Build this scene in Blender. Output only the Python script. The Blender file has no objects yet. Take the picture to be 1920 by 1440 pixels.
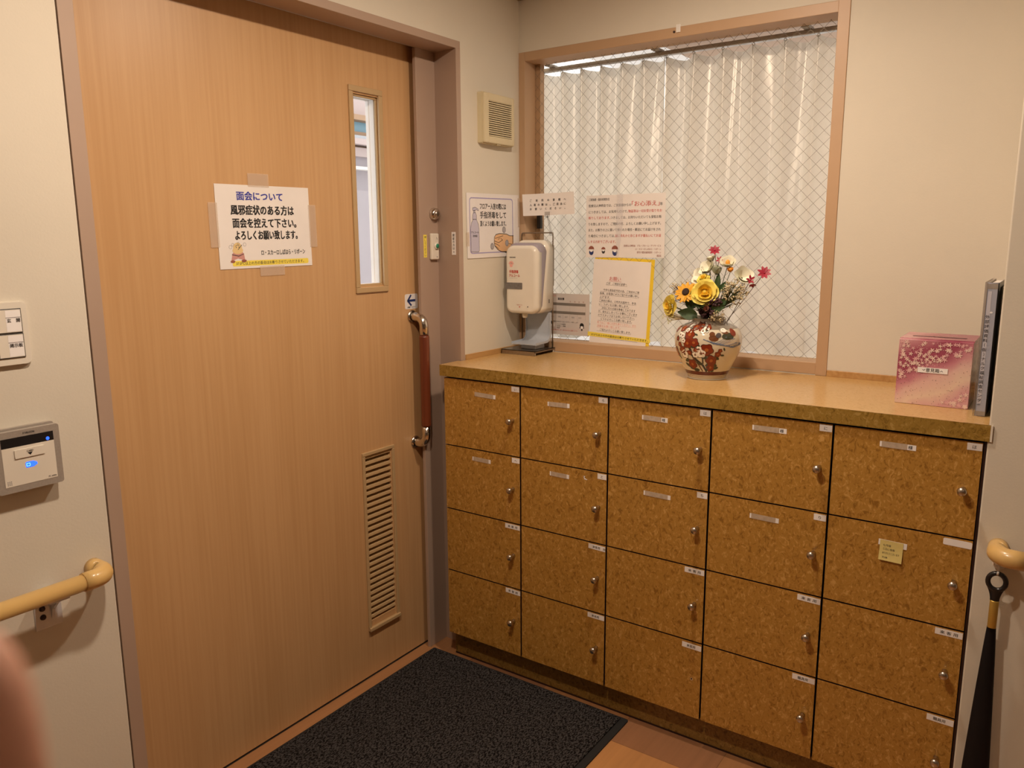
import bpy, bmesh, math, random
from mathutils import Matrix, Vector
random.seed(7)
PI = math.pi
S = bpy.context.scene
COL = S.collection

# ------------------------------------------------------------------ camera
CAM_F = 1487.07                                   # focal length in pixels of a 1920 px wide frame
def cam_axes(yaw, pitch, roll):
    a, b, c = map(math.radians, (yaw, pitch, roll))
    f = Vector((-math.sin(a) * math.cos(b), math.cos(a) * math.cos(b), math.sin(b)))
    r = Vector((math.cos(a), math.sin(a), 0)); u = r.cross(f)
    return math.cos(c) * r + math.sin(c) * u, -math.sin(c) * r + math.cos(c) * u, f
CR, CU, CF = cam_axes(35.0031, -10.412, -0.3346)
CP = Vector((1.62484, -1.93497, 1.41396))
cd = bpy.data.cameras.new('camera')
cam = bpy.data.objects.new('camera', cd); COL.objects.link(cam)
cd.sensor_width = 36; cd.lens = 36 * CAM_F / 1920; cd.clip_start = 0.01; cd.clip_end = 60
m = Matrix.Identity(4)
for i, ax in enumerate((CR, CU, -CF)):
    for j in range(3): m[j][i] = ax[j]
m.translation = CP
cam.matrix_world = m
cd.dof.use_dof = True; cd.dof.focus_distance = 2.0; cd.dof.aperture_fstop = 12.0
S.camera = cam

# ------------------------------------------------------------------ world, sun, exposure
W = bpy.data.worlds.new('sky'); S.world = W; W.use_nodes = True
bg = W.node_tree.nodes['Background']
bg.inputs[0].default_value = (1.0, 0.97, 0.95, 1); bg.inputs[1].default_value = 1.75
sl = bpy.data.lights.new('sun', 'SUN'); sl.energy = 3.0; sl.angle = 0.009; sl.color = (1, 0.93, 0.82)
so = bpy.data.objects.new('sun', sl); COL.objects.link(so)
so.rotation_euler = Vector((-0.227, -1.0, -0.48)).to_track_quat('-Z', 'Y').to_euler()
LAMP_W = 14.3                                     # watts of each downlight
LAMP_COL = (1.0, 0.80, 0.62)
LAMPS = [(0.83, -1.15), (0.87, -0.31), (2.6, -2.2), (2.6, -4.2), (0.83, -4.0)]  # first pair placed from the shadows; the rest are unseen lamps added for fill
S.view_settings.view_transform = 'Standard'; S.view_settings.look = 'None'
S.view_settings.exposure = 0.0; S.view_settings.gamma = 1.0; S.view_settings.use_curve_mapping = False

# ------------------------------------------------------------------ materials
def lin(r, g, b):
    def f(c):
        c /= 255.0
        return c / 12.92 if c <= 0.04045 else ((c + 0.055) / 1.055) ** 2.4
    return (f(r), f(g), f(b), 1)
MATS = {}
def mat(name, col, rough=0.5, metal=0.0, spec=0.5, noise=None, bump=None, coat=0.0, emit=None, sheen=0.0):
    """noise=(scale xyz, amount, detail): value variation; bump=(scale xyz, strength)"""
    if name in MATS: return MATS[name]
    mt = bpy.data.materials.new(name); mt.use_nodes = True; MATS[name] = mt
    nt = mt.node_tree; N = nt.nodes; L = nt.links
    b = N['Principled BSDF']
    b.inputs['Base Color'].default_value = col; b.inputs['Roughness'].default_value = rough
    b.inputs['Metallic'].default_value = metal; b.inputs['Specular IOR Level'].default_value = spec
    b.inputs['Coat Weight'].default_value = coat; b.inputs['Coat Roughness'].default_value = 0.12
    if emit: b.inputs['Emission Color'].default_value = emit[0]; b.inputs['Emission Strength'].default_value = emit[1]
    if noise or bump:
        g = N.new('ShaderNodeNewGeometry')
    def nz(scale, detail):
        mp = N.new('ShaderNodeMapping'); mp.inputs['Scale'].default_value = scale
        L.new(g.outputs['Position'], mp.inputs['Vector'])
        t = N.new('ShaderNodeTexNoise'); t.inputs['Scale'].default_value = 1.0; t.inputs['Detail'].default_value = detail
        L.new(mp.outputs[0], t.inputs['Vector']); return t
    if noise:
        t = nz(noise[0], noise[2] if len(noise) > 2 else 4)
        mr = N.new('ShaderNodeMapRange'); mr.inputs[1].default_value = 0.3; mr.inputs[2].default_value = 0.7
        mr.inputs[3].default_value = 1 - noise[1]; mr.inputs[4].default_value = 1 + noise[1]
        L.new(t.outputs[0], mr.inputs[0])
        mx = N.new('ShaderNodeMix'); mx.data_type = 'RGBA'; mx.blend_type = 'MULTIPLY'; mx.inputs[0].default_value = 1
        mx.inputs[6].default_value = col; L.new(mr.outputs[0], mx.inputs[7]); L.new(mx.outputs[2], b.inputs['Base Color'])
    if bump:
        t = nz(bump[0], 3)
        bp = N.new('ShaderNodeBump'); bp.inputs['Strength'].default_value = bump[1]; bp.inputs['Distance'].default_value = 0.002
        L.new(t.outputs[0], bp.inputs['Height']); L.new(bp.outputs[0], b.inputs['Normal'])
    return mt

def burl(name, dark, mid, light, rough, scale, coat=0.0, lo=0.36, hi=0.64):
    mt = mat(name, mid, rough, coat=coat); nt = mt.node_tree; N = nt.nodes; L = nt.links; b = N['Principled BSDF']
    g = N.new('ShaderNodeNewGeometry'); mp = N.new('ShaderNodeMapping'); mp.inputs['Scale'].default_value = scale
    L.new(g.outputs['Position'], mp.inputs['Vector'])
    w = N.new('ShaderNodeTexNoise'); w.inputs['Scale'].default_value = 0.35; w.inputs['Detail'].default_value = 2
    L.new(mp.outputs[0], w.inputs['Vector'])
    ad = N.new('ShaderNodeMix'); ad.data_type = 'VECTOR'; ad.inputs[0].default_value = 0.55
    L.new(mp.outputs[0], ad.inputs[4])
    sc = N.new('ShaderNodeVectorMath'); sc.operation = 'MULTIPLY_ADD'; sc.inputs[1].default_value = (5, 5, 5)
    L.new(w.outputs['Color'], sc.inputs[0]); L.new(mp.outputs[0], sc.inputs[2]); L.new(sc.outputs[0], ad.inputs[5])
    t = N.new('ShaderNodeTexNoise'); t.inputs['Scale'].default_value = 1.0; t.inputs['Detail'].default_value = 4; t.inputs['Roughness'].default_value = 0.62
    t.inputs['Distortion'].default_value = 0.9
    L.new(ad.outputs[1], t.inputs['Vector'])
    r = N.new('ShaderNodeValToRGB'); e = r.color_ramp.elements
    e[0].position = lo; e[0].color = dark; e[1].position = hi; e[1].color = light
    k = e.new(0.46); k.color = mid; k = e.new(0.56); k.color = mid
    L.new(t.outputs[0], r.inputs[0]); L.new(r.outputs[0], b.inputs['Base Color'])
    return mt

def wood(name, c0, c1, rough, axis, coat=0.0, fine=90.0, spec=0.5):
    """straight grain running along axis 0/1/2"""
    mt = mat(name, c0, rough, coat=coat, spec=spec); nt = mt.node_tree; N = nt.nodes; L = nt.links; b = N['Principled BSDF']
    g = N.new('ShaderNodeNewGeometry'); mp = N.new('ShaderNodeMapping')
    s = [fine] * 3; s[axis] = fine / 45.0; mp.inputs['Scale'].default_value = s
    L.new(g.outputs['Position'], mp.inputs['Vector'])
    t = N.new('ShaderNodeTexNoise'); t.inputs['Scale'].default_value = 1; t.inputs['Detail'].default_value = 5; L.new(mp.outputs[0], t.inputs['Vector'])
    mp2 = N.new('ShaderNodeMapping'); s = [7.0] * 3; s[axis] = 0.9; mp2.inputs['Scale'].default_value = s; L.new(g.outputs['Position'], mp2.inputs['Vector'])
    t2 = N.new('ShaderNodeTexNoise'); t2.inputs['Scale'].default_value = 1; t2.inputs['Detail'].default_value = 3; L.new(mp2.outputs[0], t2.inputs['Vector'])
    a = N.new('ShaderNodeMath'); a.operation = 'MULTIPLY_ADD'; a.inputs[1].default_value = 0.55
    L.new(t.outputs[0], a.inputs[0])
    h = N.new('ShaderNodeMath'); h.operation = 'MULTIPLY'; h.inputs[1].default_value = 0.45; L.new(t2.outputs[0], h.inputs[0]); L.new(h.outputs[0], a.inputs[2])
    r = N.new('ShaderNodeValToRGB'); e = r.color_ramp.elements
    e[0].position = 0.36; e[0].color = c1; e[1].position = 0.6; e[1].color = c0
    L.new(a.outputs[0], r.inputs[0]); L.new(r.outputs[0], b.inputs['Base Color'])
    return mt

wall_m = mat('wallpaper', (0.68, 0.63, 0.53, 1), 0.75, spec=0.25, noise=((2.2, 2.2, 2.2), 0.035, 5), bump=((220, 220, 220), 0.10))
ceil_m = mat('ceiling_board', (0.80, 0.77, 0.70, 1), 0.8, spec=0.2, bump=((120, 120, 120), 0.1))
crown_m = mat('brown_moulding', (0.30, 0.19, 0.10, 1), 0.5)
steel_m = mat('taupe_steel', (0.42, 0.305, 0.235, 1), 0.42, noise=((3, 3, 3), 0.03))
frame_m = mat('tan_frame', (0.50, 0.325, 0.19, 1), 0.45, noise=((5, 5, 5), 0.04))
skirt_m = wood('skirting_wood', (0.55, 0.33, 0.13, 1), (0.42, 0.22, 0.07, 1), 0.4, 1)
door_m = wood('door_laminate', (0.60, 0.365, 0.175, 1), (0.54, 0.315, 0.142, 1), 0.38, 2, fine=110)
dtrim_m = mat('door_beige_trim', (0.50, 0.345, 0.175, 1), 0.45)
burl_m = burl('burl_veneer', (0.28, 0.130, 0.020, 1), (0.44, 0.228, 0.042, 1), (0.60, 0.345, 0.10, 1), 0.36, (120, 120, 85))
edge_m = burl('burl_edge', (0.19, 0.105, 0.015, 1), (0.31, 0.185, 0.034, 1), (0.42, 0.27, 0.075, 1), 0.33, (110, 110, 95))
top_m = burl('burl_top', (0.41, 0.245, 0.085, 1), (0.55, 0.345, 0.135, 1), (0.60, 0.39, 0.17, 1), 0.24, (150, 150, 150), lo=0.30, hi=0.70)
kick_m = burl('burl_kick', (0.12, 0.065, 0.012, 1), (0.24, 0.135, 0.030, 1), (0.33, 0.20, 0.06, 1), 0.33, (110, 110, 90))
dark_m = mat('dark_carcass', (0.022, 0.006, 0.004, 1), 0.5)
chrome_m = mat('polished_steel', (0.72, 0.68, 0.62, 1), 0.16, 1.0, noise=((60, 60, 60), 0.04))
nickel_m = mat('brushed_nickel', (0.55, 0.50, 0.43, 1), 0.30, 1.0, noise=((200, 200, 200), 0.06))
grip_m = wood('red_wood_grip', (0.19, 0.045, 0.016, 1), (0.09, 0.017, 0.007, 1), 0.35, 2, coat=0.3)
rail_m = mat('cream_rail', (0.70, 0.46, 0.17, 1), 0.32, coat=0.25, noise=((40, 3, 40), 0.05))
white_m = mat('white_plastic', (0.80, 0.77, 0.72, 1), 0.35, noise=((9, 9, 9), 0.02))
cream_m = mat('cream_plastic', (0.66, 0.57, 0.37, 1), 0.4, noise=((9, 9, 9), 0.03))
ivory_m = mat('ivory_plastic', (0.78, 0.73, 0.63, 1), 0.22, noise=((12, 12, 12), 0.02), coat=0.4)
grey_m = mat('grey_plastic', (0.33, 0.29, 0.25, 1), 0.42, noise=((300, 300, 300), 0.06))
lilac_m = mat('lilac_plastic', (0.33, 0.29, 0.34, 1), 0.35, noise=((40, 40, 40), 0.03))
tray_m = mat('pale_grey_plastic', (0.42, 0.46, 0.52, 1), 0.4, noise=((40, 40, 40), 0.03))
black_m = mat('black_plastic', (0.012, 0.011, 0.012, 1), 0.28, noise=((90, 90, 90), 0.1))
gap_m = mat('dark_gap', (0.03, 0.018, 0.010, 1), 0.7, noise=((50, 50, 50), 0.1))
paper_m = mat('paper', (0.84, 0.80, 0.77, 1), 0.6, spec=0.3, noise=((15, 15, 15), 0.02))
gloss_paper_m = mat('laminated_paper', (0.82, 0.79, 0.78, 1), 0.12, noise=((15, 15, 15), 0.02))
label_m = mat('label_paper', (0.90, 0.88, 0.87, 1), 0.5, noise=((60, 60, 60), 0.02))
smudge_m = mat('faded_label', (0.50, 0.40, 0.30, 1), 0.6, noise=((90, 90, 90), 0.12))
ink_m = mat('black_ink', (0.012, 0.012, 0.014, 1), 0.5)
soft_ink_m = mat('grey_ink', (0.055, 0.05, 0.05, 1), 0.5)
pale_ink_m = mat('pale_grey_ink', (0.28, 0.26, 0.27, 1), 0.5)
blue_ink_m = mat('blue_ink', (0.035, 0.045, 0.36, 1), 0.5)
navy_ink_m = mat('navy_ink', (0.02, 0.04, 0.16, 1), 0.5)
red_ink_m = mat('red_ink', (0.55, 0.06, 0.045, 1), 0.5)
pink_ink_m = mat('pink_ink', (0.85, 0.42, 0.36, 1), 0.5)
brown_ink_m = mat('brown_ink', (0.30, 0.10, 0.07, 1), 0.5)
yellow_m = mat('yellow_paper', (0.86, 0.62, 0.04, 1), 0.4, noise=((30, 30, 30), 0.03))
marker_m = mat('yellow_marker', (0.90, 0.74, 0.10, 1), 0.5)
skin_ink_m = mat('skin_ink', (0.80, 0.50, 0.27, 1), 0.5)
violet_ink_m = mat('violet_ink', (0.36, 0.33, 0.58, 1), 0.5)
lilac_ink_m = mat('lilac_ink', (0.55, 0.53, 0.66, 1), 0.5)
pant_ink_m = mat('rose_ink', (0.60, 0.30, 0.27, 1), 0.5)
buff_ink_m = mat('buff_ink', (0.78, 0.58, 0.28, 1), 0.5)
note_m = mat('sticky_yellow', (0.72, 0.60, 0.22, 1), 0.55, noise=((40, 40, 40), 0.05))
skin_m = mat('skin', (0.80, 0.44, 0.32, 1), 0.5, noise=((60, 60, 60), 0.05), bump=((500, 500, 500), 0.1))
nail_m = mat('nail', (0.70, 0.42, 0.34, 1), 0.3)
MATS['skin'].node_tree.nodes['Principled BSDF'].inputs['Subsurface Weight'].default_value = 0.12
MATS['skin'].node_tree.nodes['Principled BSDF'].inputs['Subsurface Radius'].default_value = (0.01, 0.004, 0.002)
sleeve_m = mat('navy_sleeve', (0.03, 0.035, 0.06, 1), 0.85, noise=((300, 300, 300), 0.2))
stainless_m = mat('stainless_plate', (0.36, 0.32, 0.28, 1), 0.28, 0.9, noise=((150, 4, 150), 0.08))
rod_m = mat('wire_rod', (0.34, 0.28, 0.22, 1), 0.3, 1.0, noise=((80, 80, 80), 0.05))
gold_m = mat('gold_band', (0.55, 0.36, 0.08, 1), 0.38, 0.55, noise=((60, 60, 20), 0.05))
mesh_wire_m = mat('wire_in_glass', (0.20, 0.17, 0.13, 1), 0.5, 0.2, noise=((80, 80, 80), 0.1))
outwhite_m = mat('outside_white', (0.80, 0.79, 0.78, 1), 0.7, noise=((4, 4, 4), 0.04))
lav_m = mat('outside_lavender', (0.36, 0.335, 0.375, 1), 0.75, noise=((3, 3, 3), 0.04))
beam_m = mat('outside_tan', (0.36, 0.23, 0.14, 1), 0.6, noise=((6, 6, 6), 0.05))
blueglass_m = mat('outside_blue', (0.22, 0.42, 0.56, 1), 0.25, noise=((3, 3, 3), 0.05))
pinkwhite_m = mat('outside_pink', (0.50, 0.42, 0.42, 1), 0.7, noise=((3, 3, 3), 0.03))
glow_blue = mat('blue_led', (0.02, 0.08, 0.8, 1), 0.4, emit=((0.02, 0.10, 1.0, 1), 2.2))
lamp_glow = mat('lamp_diffuser', (0.9, 0.85, 0.75, 1), 0.5, emit=((1.0, 0.79, 0.56, 1), 6.0))

def clear(name, tint, gloss):
    if name in MATS: return MATS[name]
    mt = bpy.data.materials.new(name); mt.use_nodes = True; MATS[name] = mt; nt = mt.node_tree; nt.nodes.clear()
    o = nt.nodes.new('ShaderNodeOutputMaterial'); t = nt.nodes.new('ShaderNodeBsdfTransparent'); t.inputs[0].default_value = tint
    g = nt.nodes.new('ShaderNodeBsdfGlossy'); g.inputs['Roughness'].default_value = 0.02
    f = nt.nodes.new('ShaderNodeFresnel'); f.inputs[0].default_value = 1.45
    k = nt.nodes.new('ShaderNodeMath'); k.operation = 'MULTIPLY'
    ge = nt.nodes.new('ShaderNodeNewGeometry'); bk = nt.nodes.new('ShaderNodeMath'); bk.operation = 'MULTIPLY_ADD'; bk.inputs[1].default_value = -gloss; bk.inputs[2].default_value = gloss
    nt.links.new(ge.outputs['Backfacing'], bk.inputs[0]); nt.links.new(bk.outputs[0], k.inputs[1])
    x = nt.nodes.new('ShaderNodeMixShader')
    nt.links.new(f.outputs[0], k.inputs[0]); nt.links.new(k.outputs[0], x.inputs[0]); nt.links.new(t.outputs[0], x.inputs[1]); nt.links.new(g.outputs[0], x.inputs[2])
    nt.links.new(x.outputs[0], o.inputs[0]); return mt
glass_m = clear('window_glass', (0.975, 0.97, 0.955, 1), 0.8)
acryl_m = clear('clear_plastic', (0.86, 0.86, 0.86, 1), 1.6)
sleeve_clear_m = clear('clear_sleeve', (0.96, 0.96, 0.97, 1), 1.2)
def tapemat():
    mt = bpy.data.materials.new('clear_tape'); mt.use_nodes = True; nt = mt.node_tree; b = nt.nodes['Principled BSDF']
    b.inputs['Base Color'].default_value = (0.80, 0.66, 0.52, 1); b.inputs['Roughness'].default_value = 0.25; b.inputs['Alpha'].default_value = 0.30
    g = nt.nodes.new('ShaderNodeTexNoise'); g.inputs['Scale'].default_value = 30
    r = nt.nodes.new('ShaderNodeMapRange'); r.inputs[3].default_value = 0.2; r.inputs[4].default_value = 0.36
    nt.links.new(g.outputs[0], r.inputs[0]); nt.links.new(r.outputs[0], b.inputs['Roughness']); return mt
tape_m = tapemat()
tape2_m = tape_m.copy(); tape2_m.node_tree.nodes['Principled BSDF'].inputs['Base Color'].default_value = (0.86, 0.84, 0.86, 1); tape2_m.node_tree.nodes['Principled BSDF'].inputs['Alpha'].default_value = 0.22
def curtainmat():
    mt = bpy.data.materials.new('satin_curtain'); mt.use_nodes = True; nt = mt.node_tree; N = nt.nodes; L = nt.links; N.clear()
    o = N.new('ShaderNodeOutputMaterial')
    g = N.new('ShaderNodeNewGeometry'); mp = N.new('ShaderNodeMapping'); mp.inputs['Scale'].default_value = (60, 60, 5); L.new(g.outputs['Position'], mp.inputs[0])
    t = N.new('ShaderNodeTexNoise'); t.inputs['Scale'].default_value = 1; L.new(mp.outputs[0], t.inputs[0])
    r = N.new('ShaderNodeValToRGB'); r.color_ramp.elements[0].color = (0.84, 0.81, 0.76, 1); r.color_ramp.elements[1].color = (0.92, 0.90, 0.86, 1); L.new(t.outputs[0], r.inputs[0])
    d = N.new('ShaderNodeBsdfDiffuse'); tr = N.new('ShaderNodeBsdfTranslucent'); gl = N.new('ShaderNodeBsdfGlossy'); gl.inputs['Roughness'].default_value = 0.36
    gl.inputs[0].default_value = (0.9, 0.88, 0.84, 1); tr.inputs[0].default_value = (0.90, 0.86, 0.76, 1)
    L.new(r.outputs[0], d.inputs[0])
    a = N.new('ShaderNodeMixShader'); a.inputs[0].default_value = 0.36; L.new(d.outputs[0], a.inputs[1]); L.new(tr.outputs[0], a.inputs[2])
    b = N.new('ShaderNodeMixShader'); b.inputs[0].default_value = 0.16; L.new(a.outputs[0], b.inputs[1]); L.new(gl.outputs[0], b.inputs[2])
    L.new(b.outputs[0], o.inputs[0]); return mt
curtain_m = curtainmat()
def floormat():
    mt = mat('plank_floor', (0.5, 0.25, 0.1, 1), 0.32); nt = mt.node_tree; N = nt.nodes; L = nt.links; b = N['Principled BSDF']
    g = N.new('ShaderNodeNewGeometry'); sp = N.new('ShaderNodeSeparateXYZ'); L.new(g.outputs['Position'], sp.inputs[0]); cb = N.new('ShaderNodeCombineXYZ')
    ax = N.new('ShaderNodeMath'); ax.inputs[1].default_value = -0.97 + 0.2983 * 20; L.new(sp.outputs[0], ax.inputs[0]); ay = N.new('ShaderNodeMath'); ay.inputs[1].default_value = 7.3; L.new(sp.outputs[1], ay.inputs[0])
    L.new(ay.outputs[0], cb.inputs[0]); L.new(ax.outputs[0], cb.inputs[1]); mp = cb
    br = N.new('ShaderNodeTexBrick'); br.inputs['Scale'].default_value = 1; br.inputs['Brick Width'].default_value = 1.8; br.inputs['Row Height'].default_value = 0.2983
    br.inputs['Mortar Size'].default_value = 0.0006; br.inputs['Color1'].default_value = (0.52, 0.255, 0.095, 1); br.inputs['Color2'].default_value = (0.30, 0.145, 0.075, 1)
    br.inputs['Mortar'].default_value = (0.16, 0.07, 0.03, 1); L.new(mp.outputs[0], br.inputs[0])
    m2 = N.new('ShaderNodeMapping'); m2.inputs['Scale'].default_value = (60, 2.5, 1); L.new(g.outputs['Position'], m2.inputs[0])
    t = N.new('ShaderNodeTexNoise'); t.inputs['Scale'].default_value = 1; t.inputs['Detail'].default_value = 6; L.new(m2.outputs[0], t.inputs[0])
    r = N.new('ShaderNodeMapRange'); r.inputs[3].default_value = 0.75; r.inputs[4].default_value = 1.2; L.new(t.outputs[0], r.inputs[0])
    x = N.new('ShaderNodeMix'); x.data_type = 'RGBA'; x.blend_type = 'MULTIPLY'; x.inputs[0].default_value = 1; L.new(br.outputs[0], x.inputs[6]); L.new(r.outputs[0], x.inputs[7])
    L.new(x.outputs[2], b.inputs['Base Color']); return mt
floor_m = floormat()
def carpet():
    mt = mat('tufted_mat', (0.05, 0.05, 0.05, 1), 0.95, spec=0.1); nt = mt.node_tree; N = nt.nodes; L = nt.links; b = N['Principled BSDF']
    g = N.new('ShaderNodeNewGeometry'); mp = N.new('ShaderNodeMapping'); mp.inputs['Rotation'].default_value = (0, 0, 0.5); mp.inputs['Scale'].default_value = (250, 130, 1)
    L.new(g.outputs['Position'], mp.inputs[0])
    t = N.new('ShaderNodeTexNoise'); t.inputs['Scale'].default_value = 1; t.inputs['Detail'].default_value = 1.5; t.inputs['Distortion'].default_value = 0.6; L.new(mp.outputs[0], t.inputs[0])
    r = N.new('ShaderNodeValToRGB'); e = r.color_ramp.elements; e[0].position = 0.43; e[0].color = (0.006, 0.005, 0.005, 1); e[1].position = 0.58; e[1].color = (0.062, 0.058, 0.058, 1)
    L.new(t.outputs[0], r.inputs[0]); L.new(r.outputs[0], b.inputs['Base Color'])
    bp = N.new('ShaderNodeBump'); bp.inputs['Strength'].default_value = 0.8; bp.inputs['Distance'].default_value = 0.004; L.new(t.outputs[0], bp.inputs['Height']); L.new(bp.outputs[0], b.inputs['Normal'])
    return mt
carpet_m = carpet()
rubber_m = mat('black_rubber', (0.012, 0.012, 0.012, 1), 0.8, bump=((200, 200, 200), 0.2))

# ------------------------------------------------------------------ mesh builder
DT = Matrix.Identity(4)
class MB:
    def __init__(s, T=None): s.bm = bmesh.new(); s.mats = []; s.T = T or DT.copy()
    def mi(s, m):
        if m not in s.mats: s.mats.append(m)
        return s.mats.index(m)
    def v(s, p): return s.bm.verts.new(s.T @ Vector(p))
    def face(s, vs, i, smooth=False):
        try: f = s.bm.faces.new(vs)
        except ValueError: return None
        f.material_index = i; f.smooth = smooth; return f
    def box(s, x0, x1, y0, y1, z0, z1, m, bev=0.0, seg=2):
        i = s.mi(m)
        vs = [s.v((x, y, z)) for x in (x0, x1) for y in (y0, y1) for z in (z0, z1)]
        fs = [s.face([vs[k] for k in q], i) for q in ((0, 1, 3, 2), (4, 6, 7, 5), (0, 4, 5, 1), (2, 3, 7, 6), (0, 2, 6, 4), (1, 5, 7, 3))]
        if bev:
            es = list({e for f in fs for e in f.edges})
            bmesh.ops.bevel(s.bm, geom=es, offset=bev, segments=seg, affect='EDGES', profile=0.5)
        return s
    def prism(s, poly, z0, z1, m, smooth=False, side=None):
        """closed 2D polygon in local XY (counter-clockwise) extruded z0..z1"""
        i = s.mi(m); j = s.mi(side) if side else i; a = [s.v((x, y, z1)) for x, y in poly]
        s.face(a, i)
        if z0 != z1:
            b = [s.v((x, y, z0)) for x, y in poly]; s.face(b[::-1], i); n = len(poly)
            for k in range(n): s.face([b[k], b[(k + 1) % n], a[(k + 1) % n], a[k]], j, smooth)
        return s
    def flat(s, poly, z, m):
        i = s.mi(m); s.face([s.v((x, y, z)) for x, y in poly], i); return s
    def rect(s, x0, x1, y0, y1, z, m): return s.flat([(x0, y0), (x1, y0), (x1, y1), (x0, y1)], z, m)
    def ell(s, cx, cy, rx, ry, z, m, n=20, rot=0.0):
        c, q = math.cos(rot), math.sin(rot)
        return s.flat([(cx + rx * math.cos(t) * c - ry * math.sin(t) * q, cy + rx * math.cos(t) * q + ry * math.sin(t) * c) for t in (2 * PI * k / n for k in range(n))], z, m)
    def stroke(s, pts, w, z, m):
        i = s.mi(m)
        for (a, b), (c, d) in zip(pts, pts[1:]):
            l = math.hypot(c - a, d - b) or 1e-9; nx, ny = -(d - b) / l * w / 2, (c - a) / l * w / 2; ex, ey = (c - a) / l * w * .2, (d - b) / l * w * .2
            s.face([s.v(p) for p in ((a - nx - ex, b - ny - ey, z), (c - nx + ex, d - ny + ey, z), (c + nx + ex, d + ny + ey, z), (a + nx - ex, b + ny - ey, z))], i)
        return s
    def tube(s, pts, r, m, seg=12, caps=True):
        i = s.mi(m); pts = [Vector(p) for p in pts]; n = len(pts); rs = r if isinstance(r, (list, tuple)) else [r] * n
        t0 = (pts[1] - pts[0]).normalized(); u = t0.orthogonal().normalized(); rings = []
        for k in range(n):
            t = ((pts[min(k + 1, n - 1)] - pts[k]).normalized() + (pts[k] - pts[max(k - 1, 0)]).normalized())
            t = t.normalized() if t.length > 1e-9 else t0
            u = (u - t * u.dot(t)).normalized(); w = t.cross(u)
            rings.append([s.v(pts[k] + (u * math.cos(2 * PI * q / seg) + w * math.sin(2 * PI * q / seg)) * rs[k]) for q in range(seg)])
        for a, b in zip(rings, rings[1:]):
            for q in range(seg): s.face([a[q], a[(q + 1) % seg], b[(q + 1) % seg], b[q]], i, True)
        if caps: s.face(rings[0][::-1], i); s.face(rings[-1], i)
        return s
    def lathe(s, prof, m, seg=32, T=None, mf=None):
        """profile (r, z) about local Z; mf(z) may pick another material"""
        T = T or Matrix.Identity(4); rings = []
        for r, z in prof: rings.append([s.v(T @ Vector((r * math.cos(2 * PI * q / seg), r * math.sin(2 * PI * q / seg), z))) for q in range(seg)] if r > 1e-7 else [s.v(T @ Vector((0, 0, z)))])
        for k, (a, b) in enumerate(zip(rings, rings[1:])):
            i = s.mi(mf((prof[k][1] + prof[k + 1][1]) / 2) if mf else m)
            for q in range(seg):
                if len(a) == 1 and len(b) == 1: continue
                if len(a) == 1: s.face([a[0], b[q], b[(q + 1) % seg]][::-1], i, True)
                elif len(b) == 1: s.face([a[q], a[(q + 1) % seg], b[0]], i, True)
                else: s.face([a[q], a[(q + 1) % seg], b[(q + 1) % seg], b[q]], i, True)
        return s
    def ball(s, c, r, m, seg=10, sc=(1, 1, 1)):
        n = seg // 2 + 1; T = Matrix.Translation(c) @ Matrix.Diagonal((sc[0], sc[1], sc[2], 1))
        return s.lathe([(r * math.sin(PI * k / n), -r * math.cos(PI * k / n)) for k in range(n + 1)], m, seg, T)
    def grid(s, fn, nu, nv, m, smooth=True):
        i = s.mi(m); V = [[s.v(fn(a / nu, b / nv)) for b in range(nv + 1)] for a in range(nu + 1)]
        for a in range(nu):
            for b in range(nv): s.face([V[a][b], V[a + 1][b], V[a + 1][b + 1], V[a][b + 1]], i, smooth)
        return s
    def text(s, body, x, y, size, m, align='L', bold=0.0, z=0.0005, w=None, vertical=False, slant=0.0):
        """writing in local XY: x,y is the left/centre/right end of the baseline; w fits the width"""
        if vertical:
            for k, ch in enumerate(body): s.text(ch, x, y - k * vertical, size, m, 'C', bold, z)
            return s
        cu = bpy.data.curves.new('t', 'FONT'); cu.body = body; cu.size = size; cu.shear = slant; cu.resolution_u = 2
        o = bpy.data.objects.new('t', cu); COL.objects.link(o)
        me = bpy.data.meshes.new_from_object(o.evaluated_get(bpy.context.evaluated_depsgraph_get()))
        bpy.data.objects.remove(o); bpy.data.curves.remove(cu)
        if not me.vertices: return s
        xs = [v.co.x for v in me.vertices]; a, b = min(xs), max(xs); k = (w / (b - a)) if w else 1.0
        off = {'L': a, 'C': (a + b) / 2, 'R': b}[align]; i = s.mi(m); d = bold * size
        strikes = [(0, 0)] if d < 1e-5 else ([(-d, 0), (d, 0)] if bold < 0.018 else [(-d, -d * .7), (d, -d * .7), (-d, d * .7), (d, d * .7), (0, 0)])
        for q_, (dx, dy) in enumerate(strikes):
            V = [s.v((x + (v.co.x - off) * k + dx, y + v.co.y + dy, z + q_ * 0.00001)) for v in me.vertices]
            for p in me.polygons: s.face([V[q] for q in p.vertices], i)
        bpy.data.meshes.remove(me); return s
    def mesh(s, name):
        bmesh.ops.recalc_face_normals(s.bm, faces=s.bm.faces[:])
        me = bpy.data.meshes.new(name); s.bm.to_mesh(me); s.bm.free()
        for q in s.mats: me.materials.append(q)
        return me
def rrect(x0, x1, y0, y1, r, n=5):
    P = []
    for cx, cy, a in ((x1 - r, y0 + r, -PI / 2), (x1 - r, y1 - r, 0), (x0 + r, y1 - r, PI / 2), (x0 + r, y0 + r, PI)):
        P += [(cx + r * math.cos(a + PI / 2 * k / n), cy + r * math.sin(a + PI / 2 * k / n)) for k in range(n + 1)]
    return P
def arc(c, r, a0, a1, n, ux, uy): return [Vector(c) + Vector(ux) * (r * math.cos(a0 + (a1 - a0) * k / n)) + Vector(uy) * (r * math.sin(a0 + (a1 - a0) * k / n)) for k in range(n + 1)]
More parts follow.
